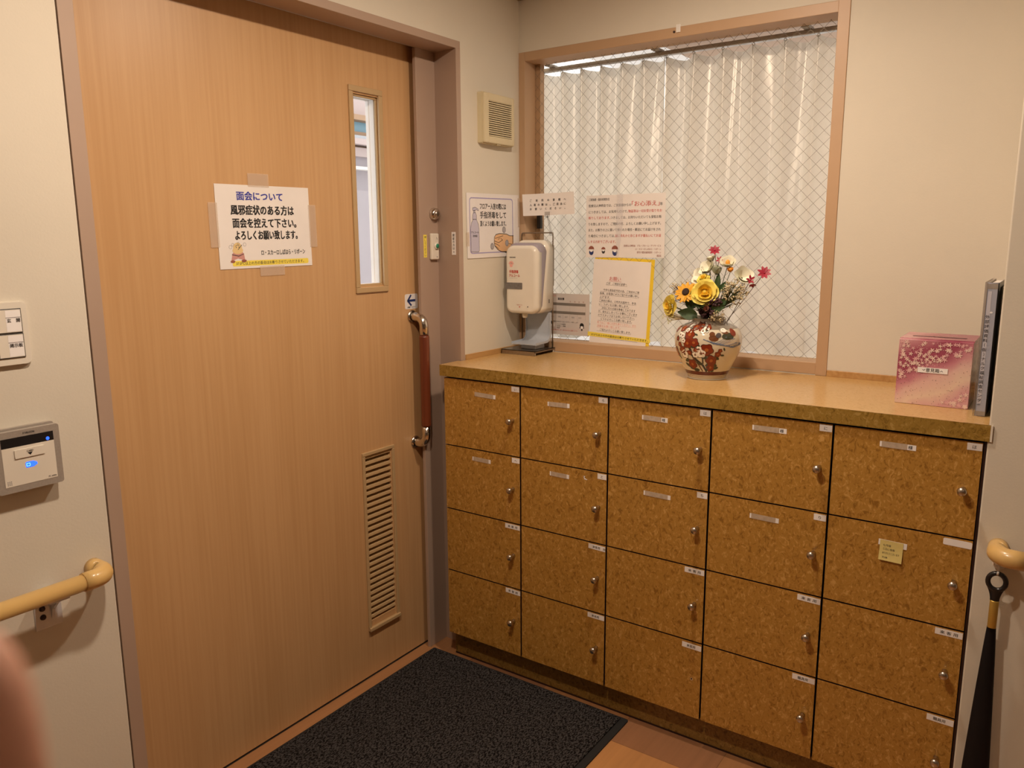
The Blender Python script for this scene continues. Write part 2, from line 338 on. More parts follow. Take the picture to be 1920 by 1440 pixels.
def frame(o, ux, uy):
    ux, uy = Vector(ux).normalized(), Vector(uy).normalized(); uz = ux.cross(uy); M = Matrix.Identity(4)
    for i, a in enumerate((ux, uy, uz)):
        for j in range(3): M[j][i] = a[j]
    M.translation = Vector(o); return M
def on_left(x, y, z, tilt=0.0):      # sheet on the wall facing +x; local x runs along +y, local y up
    return frame((x, y, z), (0, math.cos(tilt), math.sin(tilt)), (0, -math.sin(tilt), math.cos(tilt)))
def on_back(y, x, z, tilt=0.0, lean=0.0):   # sheet facing -y; local x along +x, local y up
    ux = Vector((math.cos(tilt), 0, math.sin(tilt))); uy = Vector((-math.sin(tilt), math.sin(lean), math.cos(tilt) * math.cos(lean)))
    return frame((x, y, z), ux, uy - ux * uy.dot(ux))

WM = {}
def link(o, parent=None):
    COL.objects.link(o); WM[o] = o.matrix_basis.copy()
    if parent is not None:
        o.parent = parent; o.matrix_parent_inverse = WM[parent].inverted()
    return o
def props(o, label=None, cat=None, group=None, kind=None):
    for k, v in (('label', label), ('category', cat), ('group', group), ('kind', kind)):
        if v: o[k] = v
    return o
def obj(name, mb, parent=None, label=None):
    o = bpy.data.objects.new(name, mb.mesh(name)); link(o, parent)
    if label: o['label'] = label
    return o
def thing(name, label, cat, loc, group=None):
    o = bpy.data.objects.new(name, None); o.location = loc; o.empty_display_size = 0.05; o.matrix_basis = Matrix.Translation(loc)
    link(o); return props(o, label, cat, group)
def single(name, mb, label, cat, group=None): return props(obj(name, mb), label, cat, group)
def struct(name, mb, parent=None):
    o = obj(name, mb, parent)
    if parent is None: o['kind'] = 'structure'
    return o
def sroot(name, loc):
    o = bpy.data.objects.new(name, None); o.matrix_basis = Matrix.Translation(loc); link(o); o['kind'] = 'structure'; return o

# ------------------------------------------------------------------ the room
CEIL = 2.25; YB = 0.4371; ZC = 1.0165
b = MB(); b.box(-0.128, 5.1, -6.1, YB, -0.06, 0, floor_m); struct('floor', b)
b = MB(); b.box(-0.2, 5.1, -6.1, 0.56, CEIL, CEIL + 0.08, ceil_m); struct('ceiling', b)
b = MB(); b.box(-0.2, 0.012, -6.1, -1.118, 0, CEIL, wall_m, 0.004, 2)
b.box(-0.2, 0, -1.118, 0.112, 2.014, CEIL, wall_m); b.box(-0.2, 0, 0.112, 0.530, 0, CEIL, wall_m); struct('wall_left', b)
b = MB(); b.box(0, 1.0735, YB, 0.530, 0, 1.0193, wall_m); b.box(0, 1.0735, YB, 0.530, 2.037, CEIL, wall_m); b.box(1.0735, 5.1, YB, 0.530, 0, CEIL, wall_m); struct('wall_back', b)
b = MB(); b.box(1.5135, 5.1, -0.004, YB, 0, CEIL, wall_m, 0.003, 2); struct('wall_right', b)
b = MB(); b.box(-0.2, 5.1, -6.1, -6.0, 0, CEIL, wall_m); struct('wall_front', b)
b = MB(); b.box(5.0, 5.1, -6.0, -0.004, 0, CEIL, wall_m); struct('wall_side', b)
b = MB(); b.box(0.0, 0.014, -1.118, YB, 2.203, CEIL, crown_m, 0.003); struct('trim_1', b)
b = MB(); b.box(0.014, 1.5135, YB - 0.014, YB, 2.203, CEIL, crown_m, 0.003); struct('trim_2', b)
b = MB(); b.box(0, 0.006, 0.1145, 0.43, ZC, ZC + 0.018, skirt_m, 0.001); struct('baseboard_left', b)
b = MB(); b.box(1.0745, 1.5135, YB - 0.006, YB, ZC, ZC + 0.0185, skirt_m, 0.001); struct('baseboard_back', b)

# steel frame round the sliding door
b = MB()
b.box(-0.094, 0.0, -1.110, -1.079, 0, 2.014, steel_m, 0.001); b.prism([(-0.0945, 0.100), (0.0015, 0.0905), (0.0015, 0.112), (-0.0945, 0.112)], 0, 2.014, steel_m)
b.box(-0.0945, 0.0018, -1.110, 0.1121, 1.9914, 2.0142, steel_m, 0.001); b.box(-0.2, -0.170, -1.2, 0.112, 1.995, 2.014, steel_m)
b.box(-0.106, -0.094, 0.010, 0.105, 0, 1.992, steel_m, 0.0012); b.box(-0.20, -0.106, 0.058, 0.112, 0, 2.0, steel_m)
b.box(-0.20, -0.172, -1.2, -1.06, 0, 2.0, steel_m); b.box(-0.2, -0.128, -1.2, 0.112, -0.02, 0.001, gap_m)
struct('trim_3', b)

# sliding door
D = sroot('door_1', (-0.1285, -0.5, 0))
XD = -0.1285
ys = [-1.10, -0.236, -0.1215, 0.052]; zs = [0.0063, 0.193, 0.750, 1.273, 1.830, 2.002]
b = MB()
for i in range(3):
    for j in range(5):
        if i == 1 and j in (1, 3): continue
        b.box(XD - 0.036, XD, ys[i], ys[i + 1], zs[j], zs[j + 1], door_m)
bmesh.ops.remove_doubles(b.bm, verts=b.bm.verts, dist=1e-5)
obj('door_panel', b, D)
def ringframe(mb, y0, y1, z0, z1, w, x0, x1, m):
    mb.box(x0, x1, y0, y1, z1 - w, z1, m, 0.0015); mb.box(x0, x1, y0, y1, z0, z0 + w, m, 0.0015)
    mb.box(x0, x1, y0, y0 + w, z0 + w, z1 - w, m, 0.0015); mb.box(x0, x1, y1 - w, y1, z0 + w, z1 - w, m, 0.0015)
b = MB(); ringframe(b, -0.2455, -0.109, 1.2535, 1.851, 0.0165, XD - 0.002, XD + 0.006, dtrim_m); ringframe(b, -0.2365, -0.1205, 1.272, 1.831, 0.008, XD - 0.012, XD - 0.006, dtrim_m)
wf = obj('vision_panel_frame', b, D)
b = MB(); b.box(XD - 0.0165, XD - 0.0125, -0.2355, -0.122, 1.2735, 1.8295, glass_m); obj('vision_glass', b, wf)
b = MB(); ringframe(b, -0.2358, -0.1217, 1.2732, 1.8298, 0.004, XD - 0.040, XD - 0.017, outwhite_m); ringframe(b, -0.246, -0.1115, 1.262, 1.84, 0.016, XD - 0.050, XD - 0.0365, outwhite_m); obj('outer_glass_frame', b, wf, 'white frame on the far side of the glass')
b = MB(); ringframe(b, -0.250, -0.107, 0.1615, 0.7575, 0.011, XD - 0.002, XD + 0.006, dtrim_m); b.box(XD + 0.004, XD + 0.012, -0.25, -0.107, 0.1615, 0.174, dtrim_m, 0.002)
lv = obj('louver_frame', b, D)
b = MB(); n = 28
for k in range(n):
    z = 0.196 + (0.750 - 0.196) * (k + 0.5) / n; h = 0.0072
    b.prism([(XD - 0.022, z - h - 0.004), (XD - 0.003, z - h + 0.001), (XD, z - h + 0.004), (XD - 0.001, z + 0.004), (XD - 0.019, z + h)], -0.238, -0.1195, dtrim_m)
for v in b.bm.verts: v.co = Vector((v.co.x, v.co.z, v.co.y))
obj('louver_slats', b, lv)
b = MB(); b.box(XD - 0.036, XD - 0.030, -0.24, -0.117, 0.19, 0.752, gap_m); obj('louver_shade_sheet', b, lv)  # dark sheet added so the slat gaps read as shade

# pull handle on the door
hb = thing('door_pull_handle', 'tall pull handle with red wood grip and chrome bends on the sliding door', 'handle', (XD, 0.0, 0.95))
XH = -0.0765; r = 0.030
def bend(z, s): return [Vector((XD, -0.001, z)), Vector((XD + 0.018, -0.001, z))] + arc((XH - r, -0.001, z - s * r), r, PI / 2, 0, 8, (1, 0, 0), (0, 0, s)) + [Vector((XH, -0.001, z - s * 0.062))]
b = MB(); b.tube(bend(1.165, 1), 0.0145, chrome_m, 18); b.lathe([(0.0, 0), (0.0205, 0), (0.0205, 0.004), (0.015, 0.006)], chrome_m, 24, frame((XD, -0.001, 1.165), (0, 1, 0), (0, 0, 1))); obj('upper_bend', b, hb)
b = MB(); b.tube(bend(0.743, -1), 0.0145, chrome_m, 18); b.lathe([(0.0, 0), (0.0205, 0), (0.0205, 0.004), (0.015, 0.006)], chrome_m, 24, frame((XD, -0.001, 0.743), (0, 1, 0), (0, 0, 1))); obj('lower_bend', b, hb)
b = MB(); b.tube([(XH, -0.001, 0.803), (XH, -0.001, 0.808), (XH, -0.001, 1.100), (XH, -0.001, 1.105)], [0.0155, 0.0165, 0.0165, 0.0155], grip_m, 20); obj('grip', b, hb)

# lock cylinder, exit button, strips on the jamb
XS = -0.094
t = thing('lock_cylinder', 'round chrome key cylinder on the door jamb above the exit button', 'lock', (XS, 0.0765, 1.4930))
F = frame((XS, 0.0780, 1.4930), (0, 1, 0), (0, 0, 1))
b = MB(); b.lathe([(0.0, 0), (0.019, 0), (0.0195, 0.003), (0.0165, 0.016), (0.0135, 0.0175), (0.0, 0.0175)], chrome_m, 28, F); obj('rim', b, t)
b = MB(); b.lathe([(0.0, 0.017), (0.0095, 0.017), (0.0095, 0.0192), (0.0, 0.0195)], nickel_m, 20, F); b.T = F; b.box(-0.0012, 0.0012, -0.006, 0.006, 0.019, 0.0202, black_m); obj('keyway', b, t)
t = thing('exit_button', 'narrow ivory push button box with green button on the door jamb', 'button', (XS, 0.072, 1.389))
F = on_left(XS, 0.0545, 1.3465)
b = MB(F); b.box(0, 0.037, 0, 0.0845, 0, 0.012, ivory_m, 0.004, 3); b.stroke([(0.024, 0.072), (0.0265, 0.065)], 0.0016, 0.0123, ink_m); b.ell(0.025, 0.009, 0.003, 0.002, 0.0123, pale_ink_m); obj('housing', b, t)
b = MB(); b.lathe([(0.0, 0.0118), (0.0115, 0.0118), (0.011, 0.0155), (0.0075, 0.0165)], ivory_m, 24, F @ Matrix.Translation((0.0225, 0.044, 0)))
b.lathe([(0.0075, 0.0155), (0.0072, 0.018), (0.0, 0.0185)], mat('green_button', (0.02, 0.24, 0.14, 1), 0.3), 20, F @ Matrix.Translation((0.0225, 0.044, 0))); obj('push_button', b, t)
b = MB(on_left(XS, 0.0275, 1.3543)); b.box(0, 0.0152, 0, 0.0725, 0, 0.0006, marker_m); b.text('押してください', 0.0076, 0.061, 0.0088, soft_ink_m, vertical=0.0096, z=0.0009, bold=0.01)
single('button_label', b, 'yellow strip of vertical writing stuck left of the exit button', 'label')
b = MB(frame((-0.0300, 0.0930, 1.362), (1, -0.099, 0), (0, 0, 1))); b.box(0, 0.018, 0, 0.073, 0, 0.0006, label_m); b.text('開錠の方は↓', 0.009, 0.059, 0.0095, ink_m, vertical=0.0104, z=0.0009, bold=0.015)
single('jamb_label', b, 'white strip of vertical writing on the inner side of the door casing', 'label')
b = MB(on_left(XD, -0.0312, 1.1895)); b.prism(rrect(0, 0.061, 0, 0.0485, 0.006), 0, 0.0006, gloss_paper_m)
b.stroke([(0.048, 0.027), (0.014, 0.027)], 0.0075, 0.0009, navy_ink_m); b.stroke([(0.028, 0.044), (0.013, 0.027), (0.029, 0.0115)], 0.0068, 0.0010, navy_ink_m); b.text('お開けください', 0.03, 0.0035, 0.0058, ink_m, 'C', 0.02, 0.0009, w=0.038)
single('arrow_sticker', b, 'small white sticker with a blue left arrow above the door handle', 'sticker')

# visiting notice on the door
t = thing('door_notice', 'white notice with bold black writing taped to the sliding door', 'notice', (XD, -0.558, 1.34))
F = on_left(XD + 0.001, -0.7065, 1.3405, 0.009); b = MB(F); w, h = 0.2975, 0.2105
b.box(0, w, 0, h, 0, 0.0006, paper_m); z = 0.0009
b.text('面会について', 0.212 * w, 0.828 * h, 0.0235, blue_ink_m, bold=0.030, z=z, w=0.485 * w)
b.text('風邪症状のある方は', 0.144 * w, 0.655 * h, 0.0265, ink_m, bold=0.032, z=z, w=0.67 * w)
b.text('面会を控えて下さい。', 0.155 * w, 0.500 * h, 0.0260, ink_m, bold=0.032, z=z, w=0.68 * w)
b.text('よろしくお願い致します。', 0.172 * w, 0.355 * h, 0.0255, ink_m, bold=0.032, z=z, w=0.67 * w)
b.text('ロ・スカーロしばはら・リボーン', 0.43 * w, 0.158 * h, 0.0150, ink_m, bold=0.02, z=z, w=0.49 * w)
b.flat(rrect(0.125 * w, 0.955 * w, 0.030 * h, 0.095 * h, 0.004), 0.0008, marker_m)
b.text('37.0℃以上の方の面会はお断りさせていただきます。', 0.16 * w, 0.046 * h, 0.0095, soft_ink_m, bold=0.008, z=0.0011, w=0.74 * w)
cx, cy = 0.185 * w, 0.20 * h                      # a poorly man sketched with a thermometer
b.flat([(cx - .021, cy - .022), (cx - .017, cy - .004), (cx - .006, cy + .006), (cx + .008, cy + .006), (cx + .018, cy - .004), (cx + .021, cy - .022), (cx, cy - .016)], 0.0008, pant_ink_m)
b.ell(cx, cy + .010, .0135, .014, 0.0009, buff_ink_m); b.ell(cx, cy + .004, .016, .009, .0010, buff_ink_m)
b.stroke([(cx - .018, cy - .006), (cx + .002, cy - .010), (cx + .017, cy - .005)], .0016, .0012, soft_ink_m)
b.ell(cx - .017, cy - .0235, .007, .0035, .0011, brown_ink_m); b.ell(cx + .017, cy - .0225, .008, .0035, .0011, brown_ink_m)
b.stroke([(cx + .001, cy + .006), (cx + .013, cy + .018)], .0015, .0012, soft_ink_m); b.stroke([(cx - .007, cy + .015), (cx, cy + .018), (cx + .006, cy + .015)], .001, .0012, soft_ink_m)
b.ell(cx - .004, cy + .012, .0010, .0016, .0012, ink_m); b.ell(cx + .004, cy + .012, .0010, .0016, .0012, ink_m)
for ox, oy, rr in ((-.021, .013, .0045), (-.014, .019, .0035), (.022, .019, .0045), (.003, .022, .003)):
    b.stroke([(cx + ox + rr * math.cos(q * PI / 5), cy + oy + rr * math.sin(q * PI / 5)) for q in range(11)], .0007, .0009, pale_ink_m)
obj('sheet', b, t)
for q in ((0.10, 0.165, h - 0.004, h + 0.030), (0.12, 0.20, -0.022, 0.004), (-0.022, 0.004, 0.055, 0.165), (w - 0.004, w + 0.022, 0.05, 0.165)):
    b = MB(F); b.prism(rrect(*q, 0.0015), 0.0010, 0.0013, tape_m); obj('tape', b, t)

# ------------------------------------------------------------------ window
WN = sroot('window_1', (0.53, YB, ZC)); YG = 0.4996
b = MB()
b.box(0.0005, 0.025, YB - 0.0015, 0.53, ZC + 0.0005, 2.037, frame_m, 0.001); b.box(0.025, 0.0445, 0.504, 0.53, 1.04, 2.01, frame_m, 0.001)
b.box(0.025, 1.0425, YB - 0.0005, 0.53, 2.0075, 2.037, frame_m, 0.001); b.box(0.025, 1.0425, YB, 0.53, ZC + 0.0005, 1.0533, frame_m, 0.0015)
b.box(1.0425, 1.0735, YB - 0.0035, 0.53, ZC + 0.0005, 2.0755, frame_m, 0.001)
obj('window_frame', b, WN)
b = MB(); b.box(0.0255, 1.042, YG, YG + 0.004, 1.0535, 2.007, glass_m); obj('window_pane', b, WN)
b = MB(); p = 0.0368; x0, x1, z0, z1 = 0.026, 1.0415, 1.054, 2.0065; wd = 0.00085; yw = YG - 0.0004
def clip(c, s):                                    # z = s*x + c inside the pane
    pts = []
    for x in (x0, x1):
        z = s * x + c
        if z0 <= z <= z1: pts.append((x, z))
    for z in (z0, z1):
        x = (z - c) / s
        if x0 <= x <= x1: pts.append((x, z))
    pts.sort(); return (pts[0], pts[-1]) if len(pts) > 1 and pts[-1][0] - pts[0][0] > 1e-4 else None
i = b.mi(mesh_wire_m)
for s_, tilt in ((1, 0.985), (-1, 1.02)):
    k = -90
    while k < 170:
        g = clip(k * p + 0.017, s_ * tilt)
        if g:
            (xa, za), (xb, zb) = g; l = math.hypot(xb - xa, zb - za); nx, nz = -(zb - za) / l * wd / 2, (xb - xa) / l * wd / 2
            b.face([b.v(q) for q in ((xa - nx, yw, za - nz), (xb - nx, yw, zb - nz), (xb + nx, yw, zb + nz), (xa + nx, yw, za + nz))], i)
        k += 1
obj('wire_mesh', b, WN)
b = MB(); b.box(0.0425, 0.0585, YG - 0.016, YG - 0.0005, 1.447, 1.4965, black_m, 0.002); obj('window_latch', b, WN)
b = MB(); b.box(0.576, 0.590, YB - 0.003, YB - 0.0005, 2.021, 2.044, white_m, 0.001); b.lathe([(0, 0), (0.0035, 0), (0.003, 0.002), (0, 0.002)], dark_m, 14, frame((0.570, YB - 0.0008, 2.024), (1, 0, 0), (0, 0, 1))); obj('head_clip', b, WN)

# beyond the window: sill, curtain track, two curtains
b = MB(); b.box(-0.6, 1.9, 0.532, 1.05, 0.97, 1.034, outwhite_m, 0.004); single('outer_ledge', b, 'white ledge running behind the curtains outside the window', 'ledge')
b = MB(); b.box(0.085, 0.468, 0.60, 2.9, 2.065, 2.10, outwhite_m); single('sun_block_board', b, 'white board added to block sun over the left half of the window outside', 'board')  # board added to block the sun except at the left end
b = MB(); b.box(0.470, 2.2, 0.535, 2.9, 2.022, 2.10, beam_m); single('sun_block_board', b, 'tan eave board over the right half of the window outside', 'board')  # tan eave, deepened to keep the sun off the curtain
rail_grey = mat('rail_grey', (0.42, 0.40, 0.36, 1), 0.4, noise=((30, 30, 30), 0.03))
t = thing('curtain_track', 'grey white curtain track hung across the top of the window', 'curtain track', (0.5, 0.575, 2.0))
b = MB(); b.box(0.006, 1.062, 0.562, 0.588, 1.9915, 2.0045, rail_grey, 0.003); obj('track', b, t)
b = MB(); b.box(-0.002, 0.006, 0.558, 0.592, 1.984, 2.008, rail_grey, 0.003); obj('end_cap', b, t)
for x in (0.055, 0.46, 0.93):
    b = MB(); b.box(x - 0.012, x + 0.012, 0.531, 0.585, 2.0045, 2.012, rail_grey, 0.002); obj('bracket', b, t)
CY = 0.575
def curtain(name, xa, xb, per, label, seed, sag, zbot):
    t = thing(name, label, 'curtain', ((xa + xb) / 2, CY, zbot), 'curtains behind the window'); rd = random.Random(seed)
    ph = [rd.uniform(-0.5, 0.5) for _ in range(60)]; am = [rd.uniform(0.65, 1.25) for _ in range(60)]
    def fn(u, v):
        x = xa + (xb - xa) * u; k = (x - xa) / per; q = int(k); fr = k - q
        a = am[q] * (1 - fr) + am[q + 1] * fr; ph_ = ph[q] * (1 - fr) + ph[q + 1] * fr
        top = 1.9885 - sag * math.sin(PI * fr) ** 0.9 * (0.6 + 0.5 * a)
        bot = zbot + 0.006 * math.sin(k * 2.1 + seed) - 0.004 * math.sin(k * 5.0)
        z = bot + (top - bot) * v; d = 1 - v; dd = min(1.0, d * 2.2)
        w_ = fr + ph_ * 0.35 * d; bulge = abs(math.sin(PI * (k + ph_ * 0.45 * d))) ** 1.15
        y = 0.5715 + a * (0.046 * (1 - dd) + 0.034 * dd) * bulge
        y += 0.007 * dd * math.sin(2 * PI * (k * 0.37 + ph_) + d * 2.0) + 0.0028 * math.sin(2 * PI * k * 2.0 + 6 * ph_ + d * 3.0) * (0.3 + dd)
        y += 0.0022 * math.sin(2 * PI * (k * 2.6 * (1 + .25 * d)) + 11 * ph_ + z * 9) * math.exp(-d * 2.0)
        x += 0.010 * math.sin(k * 1.7 + 2.5 * d + seed) * d * math.sin(PI * u)
        y = max(y, 0.556)
        return (x, y, z)
    b = MB(); b.grid(fn, int((xb - xa) / 0.0032), 60, curtain_m); obj('cloth', b, t)
    n = int((xb - xa) / per + 0.01)
    hk = None
    for k in range(n + 1):
        x = xa + k * per + (0.003 if k == 0 else 0)
        b = MB(); b.tube(arc((x, CY - .004, 1.987), 0.0040, 0, 2 * PI, 10, (1, 0, 0), (0, 0, 1)), 0.0009, rail_grey, 6, False); b.tube([(x, CY - .004, 1.9905), (x, CY - 0.004, 1.993)], 0.0016, rail_grey, 6); b.tube([(x, CY - 0.008, 1.984), (x, CY - 0.010, 1.958)], 0.0008, rail_grey, 6); obj('curtain_hook', b, t)
curtain('left_curtain', 0.012, 0.482, 0.0783, 'left pleated white curtain with small scalloped top behind the wired glass', 3, 0.005, 1.052)
curtain('right_curtain', 0.484, 1.048, 0.095, 'right pleated white curtain hanging lower on its hooks behind the wired glass', 8, 0.010, 1.042)

# ------------------------------------------------------------------ shoe locker and counter
LK = thing('shoe_locker', 'brown burl veneer shoe locker with twenty small doors under the counter', 'locker', (0.757, 0.2, 0))
b = MB(); b.box(0.0025, 1.5125, 0.0185, 0.432, 0.088, 0.9795, dark_m); b.box(1.5080, 1.5128, 0.002, 0.0185, 0.088, 0.9795, dark_m); obj('carcass', b, LK)
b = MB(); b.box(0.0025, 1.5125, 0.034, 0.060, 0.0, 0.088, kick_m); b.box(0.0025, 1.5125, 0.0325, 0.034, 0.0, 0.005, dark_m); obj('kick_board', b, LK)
zr = [(0.7555, 0.9750), (0.5390, 0.7520), (0.3224, 0.5354), (0.0936, 0.3188)]
KN = MB(); KN.lathe([(0, 0), (0.0060, 0), (0.0058, 0.004), (0.0050, 0.010), (0.0062, 0.015), (0.0088, 0.0185), (0.0098, 0.022), (0.0095, 0.0255), (0.0070, 0.0285), (0.0, 0.0297)], nickel_m, 22, frame((0, 0, 0), (1, 0, 0), (0, 0, 1)))
knob_me = KN.mesh('knob')
KANA = ['いろはにほ', 'へとちり ']
NAMES = [[(.1265, .2072, .934, 0), (.398, .473, .934, 0), (.703, .778, .932, 1), (1.0066, 1.0914, .944, 1), (1.3025, 1.378, .945, 1)],
         [(.1141, .1861, .723, 0), (.4061, .473, .723, 0), (.7133, .793, .719, 0), (1.011, 1.0847, .713, 0)]]
for c in range(5):
    for r_ in range(4):
        xa = 0.0032 if c == 0 else c * 0.3 + 0.0025; xb = (c + 1) * 0.3 - 0.0025 if c < 4 else 1.5062; za, zb = zr[r_]
        b = MB(); b.prism([(0, za), (0, zb), (0.018, zb), (0.018, za)], xa, xb, dark_m); b.bm.faces.ensure_lookup_table(); fi = b.mi(burl_m)
        for v in b.bm.verts: v.co = Vector((v.co.z, v.co.x, v.co.y))
        for f in b.bm.faces:
            if all(abs(v.co.y) < 1e-6 for v in f.verts): f.material_index = fi
        if (c, r_) == (2, 3): b.lathe([(0.0, 0.0003), (0.0022, 0.0003), (0.0023, 0.0006), (0.0048, 0.0005)], mat('bare_chip', (0.60, 0.42, 0.22, 1), 0.7), 14, frame((0.872, 0, 0.2085), (1, 0, 0), (0, 0, 1)), mf=None); b.lathe([(0, 0.0008), (0.0021, 0.0008)], dark_m, 12, frame((0.872, 0, 0.2085), (1, 0, 0), (0, 0, 1)))
        d = obj('locker_door', b, LK, 'door with a bare screw hole and no knob' if (c, r_) == (2, 3) else None)
        if (c, r_) != (2, 3):
            k = bpy.data.objects.new('knob', knob_me); k.location = ((c + 1) * 0.3 - 0.028 + (0.005 if c == 4 else 0), 0, (0.8665, 0.6485, 0.431, 0.2095)[r_]); k.matrix_basis = Matrix.Translation(k.location); link(k, d)
        # corner label
        if r_ < 2 and not (c == 4 and r_ == 1):
            b = MB(on_back(-0.0002, xb - 0.0295, zb - 0.0185)); b.box(0, 0.0285, 0, 0.0158, 0, 0.0005, label_m); b.text(KANA[r_][c], 0.0142, 0.0040, 0.0095, soft_ink_m, 'C', 0.01, 0.0007)
        elif r_ == 1:
            b = MB(on_back(-0.0002, xb - 0.0575, zb - 0.0185, -0.02)); b.prism(rrect(0, 0.0565, 0, 0.0155, 0.003), 0, 0.0005, label_m)
        else:
            b = MB(on_back(-0.0002, xb - 0.0565, zb - 0.0178 - (0.003 if (c, r_) == (2, 3) else 0), -0.02 if (c + r_) % 2 else 0.0)); b.box(0, 0.0555, 0, 0.0150, 0, 0.0005, label_m)
            if r_ == 3 and c > 2: b.text('職員用', 0.026, 0.0040, 0.0088, ink_m, 'C', 0.015, 0.0007)
            elif r_ == 3 and c in (1, 2) or (c, r_) == (1, 2): b.text('来客用', 0.026, 0.0040, 0.0085, ink_m, 'C', 0.015, 0.0007)
            else: b.text('来 客 用', 0.028, 0.0040, 0.0088, ink_m, 'C', 0.015, 0.0007, w=0.036)
            if (c, r_) == (1, 2): b.text('用', 0.0515, 0.0040, 0.0085, ink_m, 'C', 0.01, 0.0007)
        obj('corner_label', b, d)
        if r_ < 2 and c < len(NAMES[r_]):
            na, nb, nz, hon = NAMES[r_][c]; wn = nb - na; b = MB(on_back(-0.0002, na, nz - 0.0065, (-0.03, 0.02, -0.01, 0.0, -0.01)[c] if r_ == 0 else -0.015))
            b.box(0, wn, 0, 0.0125, 0, 0.0005, label_m); b.prism(rrect(0.004 if c or r_ else 0.0, wn - (0.018 if hon else 0.008), -0.0005, 0.013, 0.001), 0.0004, 0.0007, smudge_m)
            if hon: b.text('様', wn - 0.0115, 0.0028, 0.0095, ink_m, 'C', 0.015, 0.0007)
            obj('name_strip', b, d)
        if (c, r_) == (1, 1):
            b = MB(on_back(-0.0001, 0.519, 0.722)); b.flat([(0, .011), (.008, .0125), (.008, .011), (.006, .007), (.016, .0025), (.014, .001), (.003, .0025), (.006, .0035), (.003, .007), (.005, .0105)], 0.0004, label_m); obj('torn_paper', b, d)
        if (c, r_) == (4, 1):
            b = MB(on_back(-0.0002, 1.3165, 0.7035, -0.025)); b.box(0, 0.0605, 0, 0.0140, 0, 0.0005, label_m); obj('name_strip', b, d)
b = MB(on_back(-0.0010, 1.3195, 0.6685, -0.02)); b.grid(lambda u, v: (0.0495 * u, 0.0485 * v, 0.0004 + 0.004 * (1 - v) ** 2.2), 4, 6, note_m)
for k, (s_, yy, ww) in enumerate((('七月様', .0375, .017), ('三日に使用', .0285, .025), ('ありがとうございます', .019, .036), ('7/8', .0085, .012))):
    b.text(s_, .007, yy - .003, .006, soft_ink_m, z=0.0009 + 0.004 * (1 - yy / .0485) ** 2.2 + .0003, w=ww)
single('sticky_note', b, 'small yellow handwritten sticky note on a locker door at the right', 'note')

b = MB(); cpl = [(-0.0092, -0.0078), (1.5176, -0.0078), (1.5176, -0.0048), (1.5128, -0.0048), (1.5128, YB - 0.001), (0.0025, YB - 0.001), (0.0025, 0.088), (-0.0092, 0.088)]
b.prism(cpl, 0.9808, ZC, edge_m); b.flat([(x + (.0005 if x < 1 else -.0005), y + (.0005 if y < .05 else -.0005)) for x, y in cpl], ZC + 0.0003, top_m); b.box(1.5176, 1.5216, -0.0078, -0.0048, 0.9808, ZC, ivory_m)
single('countertop', b, 'long golden brown counter board along the top of the shoe locker', 'counter')

# ------------------------------------------------------------------ door mat
t = thing('door_mat', 'dark grey tufted entrance mat on the floor by the sliding door', 'mat', (0.3, -0.45, 0))
b = MB(); b.prism(rrect(-0.0775, 0.678, -0.93, 0.011, 0.006), 0.0005, 0.0045, rubber_m); obj('rubber_border', b, t)
b = MB(); b.box(-0.067, 0.656, -0.91, 0.001, 0.0045, 0.010, carpet_m, 0.002); obj('pile', b, t)

# ------------------------------------------------------------------ left wall fittings
# ventilation grille
t = thing('wall_vent', 'square cream ventilation grille on the wall beside the window', 'vent', (0.0, 0.29, 1.80))
b = MB(on_left(0, 0.1985, 1.7190)); H = 0.160; w_ = 0.172
b.prism(rrect(0, w_, 0, H, 0.004), 0.0, 0.018, cream_m); 
for q in ((0.0, 0.028), (w_ - 0.018, w_)): b.box(q[0] + .002, q[1], 0.002, H - 0.002, 0.015, 0.028, cream_m, 0.004)
b.box(0.024, w_ - .014, H - 0.026, H - .002, 0.015, 0.028, cream_m, 0.003); b.box(0.024, w_ - .014, 0.002, 0.024, 0.015, 0.028, cream_m, 0.003)
obj('cover_frame', b, t)
b = MB(on_left(0, 0.1985, 1.7190)); b.box(0.028, w_ - .018, 0.024, H - .026, 0.0178, 0.0186, gap_m)
for k in range(17):
    z = 0.0255 + 0.108 * k / 16.0; b.box(0.027, w_ - .017, z - 0.0006, z + 0.0030, 0.0186, 0.0262, cream_m)
obj('grille_slats', b, t)
b = MB(on_left(0, 0.1985, 1.7190)); b.box(0.075, 0.097, -0.002, 0.004, 0.010, 0.024, cream_m, 0.002); obj('catch', b, t)
# hand sanitising poster
t = thing('sanitizing_poster', 'laminated poster of a spray bottle and hands beside the dispenser', 'poster', (0.0, 0.283, 1.35))
F = on_left(0.0022, 0.1340, 1.3490, 0.012); w, h = 0.2975, 0.2105; b = MB(F); b.box(0, w, 0, h, -0.0004, 0.0003, gloss_paper_m); z = 0.0006
P = lambda u, v: (u * w, (1 - v) * h)
o_ = rrect(0.045 * w, 0.875 * w, 0.07 * h, 0.935 * h, 0.012); n_ = rrect(0.045 * w + .0035, 0.875 * w - .0035, 0.07 * h + .0035, 0.935 * h - .0035, 0.0095); i = b.mi(violet_ink_m)
for k in range(len(o_)):
    q = (k + 1) % len(o_); b.face([b.v((*p_, z)) for p_ in (o_[k], o_[q], n_[q], n_[k])], i)
for s_, v, sz in (('フロアー入室の際には', 0.235, .0215), ('手指消毒をして', 0.375, .0240), ('頂くようお願い致します。', 0.50, .0195)):
    x, y = P(0.235, v); b.text(s_, x, y, sz, ink_m, bold=0.02, z=z, w=0.50 * w)
